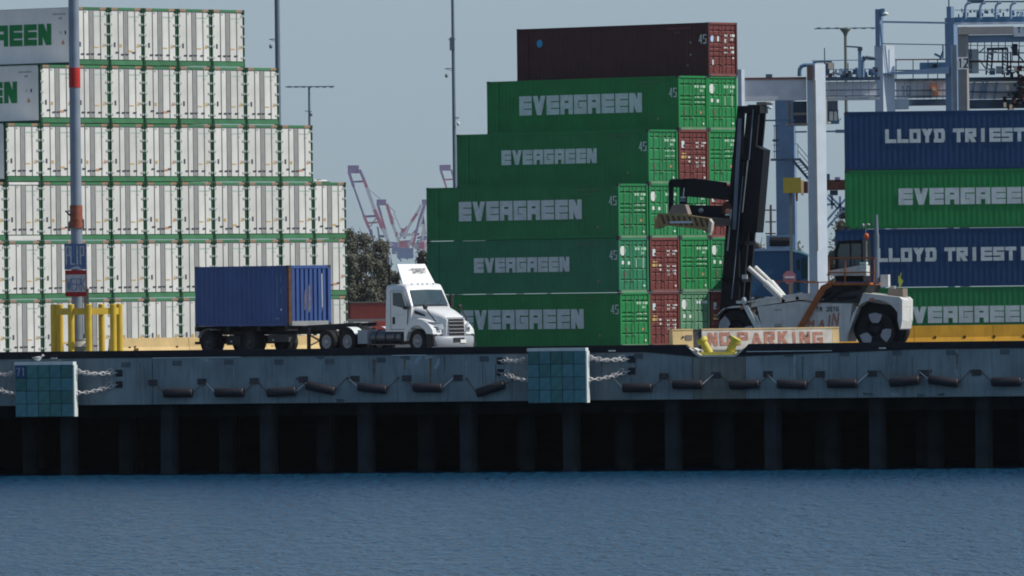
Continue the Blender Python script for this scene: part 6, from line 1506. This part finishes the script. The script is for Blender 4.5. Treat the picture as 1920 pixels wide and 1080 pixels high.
# ------------------------------------------------------------------ far container cranes
def sts(label, D, tip, rails, ties, extra=()):
    base = Vector((at(tip[0], 560, D).x, D, -.5)); t = thing('ship_to_shore_crane', label, 'crane', base, 0, 'far ship-to-shore cranes')
    mb = WB(); mb.pb(tip[0], tip[1], tip[2], tip[3], D, 4, 'sts_purple'); wobj('boom_tip', mb, t)
    for pts in rails:
        for (p, q, m, w_) in zip(pts[0], pts[0][1:], pts[1], pts[2]):
            mb = WB(); mb.bar(p, q, D, w_, w_, m); wobj('boom_segment', mb, t)
    for p, q, m, w_ in ties: mb = WB(); mb.bar(p, q, D, w_, w_, m); wobj('cross_tie', mb, t)
    for p, q, m, w_ in extra: mb = WB(); mb.bar(p, q, D + 10, w_, w_, m); wobj('tower_member', mb, t)
sts('tall hazy purple and white quay crane with raised boom, furthest left in the distance', 8200.0, (652, 673, 310, 325),
    [([(654, 322), (663, 350), (682, 404), (692, 428), (700, 450)], ['sts_purple', 'sts_purple', 'sts_red', 'sts_purple'], [2.4, 1.6, 2.4, 1.6]),
     ([(674, 318), (682, 336), (688, 352), (702, 393), (717, 428), (733, 462)], ['sts_purple', 'sts_red', 'sts_white', 'sts_red', 'sts_white'], [2.4, 2.6, 3, 3.2, 3])],
    [((662, 341), (682, 340), 'sts_purple', 1.6), ((684, 406), (704, 405), 'sts_purple', 1.8), ((689, 418), (708, 417), 'sts_red', 1.4), ((688, 352), (742, 398), 'sts_purple', .5), ((694, 425), (706, 408), 'sts_white', 1.2)],
    [((696, 430), (704, 478), 'sts_purple', 1.5), ((708, 425), (716, 478), 'sts_blue', 1.5), ((712, 443), (724, 443), 'crane_dark', 2), ((712, 453), (732, 478), 'sts_white', 2)])
sts('hazy quay crane with raised boom, second from the left in the distance', 8400.0, (706, 724, 374, 385),
    [([(708, 382), (714, 402), (722, 430), (732, 462)], ['sts_purple', 'sts_red', 'sts_white'], [2.2, 2, 2]),
     ([(725, 382), (731, 402), (736, 420), (750, 458)], ['sts_red', 'sts_red', 'sts_white'], [2.6, 3, 2.6])],
    [((724, 390), (740, 412), 'sts_purple', .6), ((738, 398), (756, 440), 'sts_purple', .5)],
    [((726, 455), (752, 457), 'sts_purple', 2), ((728, 462), (755, 462), 'sts_purple', 3), ((735, 470), (760, 470), 'sts_blue', 6), ((745, 452), (762, 430), 'sts_white', 2), ((748, 440), (764, 425), 'sts_white', 1.6)])
sts('distant red and white quay crane with boom leaning right, next to the green stack', 8300.0, (791, 800, 374, 384),
    [([(790, 384), (782, 400), (772, 415), (756, 445)], ['sts_white', 'sts_red', 'sts_white'], [2.6, 2.6, 2.6]),
     ([(796, 384), (786, 412), (780, 438), (774, 462)], ['sts_purple', 'sts_purple', 'sts_red'], [2.2, 2, 2])],
    [((798, 384), (788, 425), 'sts_white', 1.4)],
    [((750, 440), (778, 440), 'sts_white', 2.6), ((752, 432), (764, 432), 'sts_red', 3.5), ((748, 458), (766, 458), 'sts_red', 6), ((772, 460), (800, 462), 'sts_white', 5), ((786, 460), (796, 460), 'sts_red', 6), ((762, 468), (776, 446), 'sts_white', 2), ((795, 420), (794, 458), 'sts_white', 3), ((745, 475), (775, 475), 'sts_blue', 9), ((792, 405), (797, 440), 'crane_dark', 2.4)])
_t = [o for o in COL.objects if o.name.startswith('ship_to_shore_crane')][-1]; _r = random.Random(6); mb = WB()
for k in range(46):
    x = _r.uniform(738, 800); y = _r.gauss(458, 10); a = _r.uniform(-1.4, 1.4); l_ = _r.uniform(4, 15)
    mb.bar((x, y), (x + l_ * math.cos(a), y + l_ * math.sin(a)), 8290.0 + _r.uniform(0, 60), _r.uniform(.8, 2.4), _r.uniform(.8, 2.4), _r.choice(['sts_white', 'sts_white', 'sts_red', 'sts_purple', 'sts_blue']))
tag(wobj('rigging', mb, _t), kind='stuff')
sts('hazy quay crane boom half hidden behind the slender grey pole', 8600.0, (824, 845, 309, 320),
    [([(826, 318), (832, 336), (840, 362)], ['sts_purple', 'sts_red'], [2, 1.6]), ([(846, 318), (851, 336), (858, 362)], ['sts_purple', 'sts_purple'], [1.6, 1.6])],
    [((832, 337), (850, 336), 'sts_red', 1.4)])

# ------------------------------------------------------------------ trees
LS = 1.0
def tree(px, D, top_py, wpx, label, trunks=1, leaves=5200, m='leaf', seed=1, droop=False, low=.25):
    rnd = random.Random(seed); LS = D / 720.0; b = base_at(px, D); p = at(px, top_py, D); H = p.z - YG; wd = wpx / (FPX / D) / 2
    t = thing('tree', label, 'tree', b)
    for k in range(trunks):
        mb = MB(); x = (k - (trunks - 1) / 2) * wd * .7; pts = [Vector((x, 0, 0))]
        for i in range(5): pts.append(pts[-1] + Vector((rnd.uniform(-.25, .25), rnd.uniform(-.2, .2), H * .16)))
        for i in range(5): mb.cyl(pts[i], pts[i + 1], .20 - .03 * i, 'bark', r1=.17 - .03 * i, n=8, caps=False)
        for i in range(2, 6):
            for j in range(2): q = pts[min(i, 5)]; e = q + Vector((rnd.uniform(-.6, .6) * wd, rnd.uniform(-.5, .5) * wd, rnd.uniform(.05, .25) * H)); mb.cyl(q, e, .07, 'bark', r1=.02, n=6, caps=False)
        obj('trunk', mb, t)
    clumps = []
    for i in range(34):
        z = rnd.uniform(low, .93); f = math.sqrt(max(0.05, 1 - ((z - .55) / .5) ** 2)); clumps.append((Vector((rnd.uniform(-1, 1) * wd * f, rnd.uniform(-1, 1) * wd * .7 * f, z * H)), rnd.uniform(.18, .34) * wd + .25))
    mb = MB()
    for c, r in clumps:
        if c.z - r < low * H * .6: continue
        nn = 9; rr = r * .72; rows = []
        for i in range(7):
            a = math.pi * i / 6; rows.append([c + Vector((math.sin(a) * math.cos(2 * math.pi * j / nn), math.sin(a) * math.sin(2 * math.pi * j / nn), -math.cos(a))) * rr * rnd.uniform(.72, 1.15) for j in range(nn)])
        mb.grid(rows, 'leaf_dark', closed=True, smooth=False)
    n = leaves
    for i in range(n):
        c, r = rnd.choice(clumps); d = Vector((rnd.gauss(0, .5), rnd.gauss(0, .5), rnd.gauss(0, .42))) * r
        if droop: d.z -= abs(rnd.gauss(0, .5)) * r
        q = c + d
        if q.z > H or q.z < low * H * .6: continue
        u = Vector((rnd.uniform(-1, 1), rnd.uniform(-1, 1), rnd.uniform(-1, 1))).normalized() * rnd.uniform(.05, .11) * LS; v = u.cross(Vector((rnd.uniform(-1, 1), rnd.uniform(-1, 1), rnd.uniform(-1, 1)))).normalized() * rnd.uniform(.04, .09) * LS
        mb.face([q - u, q + v, q + u, q - v], m if rnd.random() > .3 else 'leaf_dark')
    obj('crown', mb, t)
tree(668, 1300.0, 424, 78, 'broad olive-brown tree immediately right of the white container stack', 2, 30000, seed=2, droop=True, low=.2)
tree(706, 1330.0, 446, 44, 'thin drooping tree behind the truck, between the broad tree and the cab', 2, 14000, seed=5, droop=True, low=.15)
tree(640, 1290.0, 440, 50, 'dark tree mostly hidden by the right edge of the white stack', 1, 7000, seed=8)
tree(734, 1360.0, 506, 26, 'low dark bush-like tree above the roof of the truck cab', 1, 5500, seed=13, low=.1)
tree(800, 1300.0, 468, 34, 'small dark tree against the left edge of the green stack', 1, 6000, m='leaf_dark', seed=9, low=.1)
tree(1478, 900.0, 446, 46, 'small brownish tree behind the blue machine cabin', 1, 1800, seed=12, low=.2)
tree(1592, 760.0, 372, 78, 'leafy green tree behind the lattice legs, left edge of the right stack', 1, 7000, seed=15, low=.1)
tree(1416, 900.0, 452, 40, 'pale scrubby tree beside the foot of the handler mast', 1, 1500, seed=17, low=.2)
# red container beyond the truck
D = 1200.0
a = at(655, 566, D); b_ = at(742, 600, D)
t = thing('shipping_container', 'plain red container standing far beyond the truck cab', 'container', Vector((a.x, D, YG)))
w_ = b_.x - a.x; h_ = a.z - YG
mb = MB(); mb.box(0.1, w_, 0, 2.4, .12, h_ - .14, 'red_container'); mb.box(-1.2, 0, .2, 2.4, .12, h_ - .3, 'red_container'); obj('body', mb, t)
mb = MB(); mb.box(0, w_, -.05, 2.45, h_ - .13, h_, 'olive_grey'); obj('top_rail', mb, t)
D = 700.0
for (x0, x1, y0, m, nm, lab) in ((660, 692, 604, 'barrier_white', 'concrete_barrier', 'short white barrier on the ground below the red container, left piece'), (696, 742, 602, 'red_container', 'skip', 'low red skip on the ground beside the rear of the truck cab')):
    a = at(x0, y0, D); b_ = at(x1, y0, D); t = thing(nm, lab, 'barrier' if m != 'red_container' else 'skip', Vector((a.x, D, YG)))
    mb = MB(); mb.hexa([(0, 0, 0), (b_.x - a.x, 0, 0), (b_.x - a.x, 1, 0), (0, 1, 0), (.1, .2, a.z - YG), (b_.x - a.x - .1, .2, a.z - YG), (b_.x - a.x - .1, .8, a.z - YG), (.1, .8, a.z - YG)], m); obj('block', mb, t)

# ------------------------------------------------------------------ haze
def haze():
    m = bpy.data.materials.new('air_haze'); m.use_nodes = True; N = m.node_tree.nodes; N.remove(N['Principled BSDF'])
    v = N.new('ShaderNodeVolumePrincipled'); v.inputs['Color'].default_value = (0.86, 0.93, 1.0, 1); v.inputs['Density'].default_value = 1.6e-5; v.inputs['Anisotropy'].default_value = 0.0
    m.node_tree.links.new(v.outputs[0], N['Material Output'].inputs['Volume']); m.volume_intersection_sorting if False else None
    MT['haze'] = m
    mb = MB(); mb.box(-3000, 3000, -300, 9500, -11, 150, 'haze'); tag(obj('haze', mb), kind='stuff')
haze()
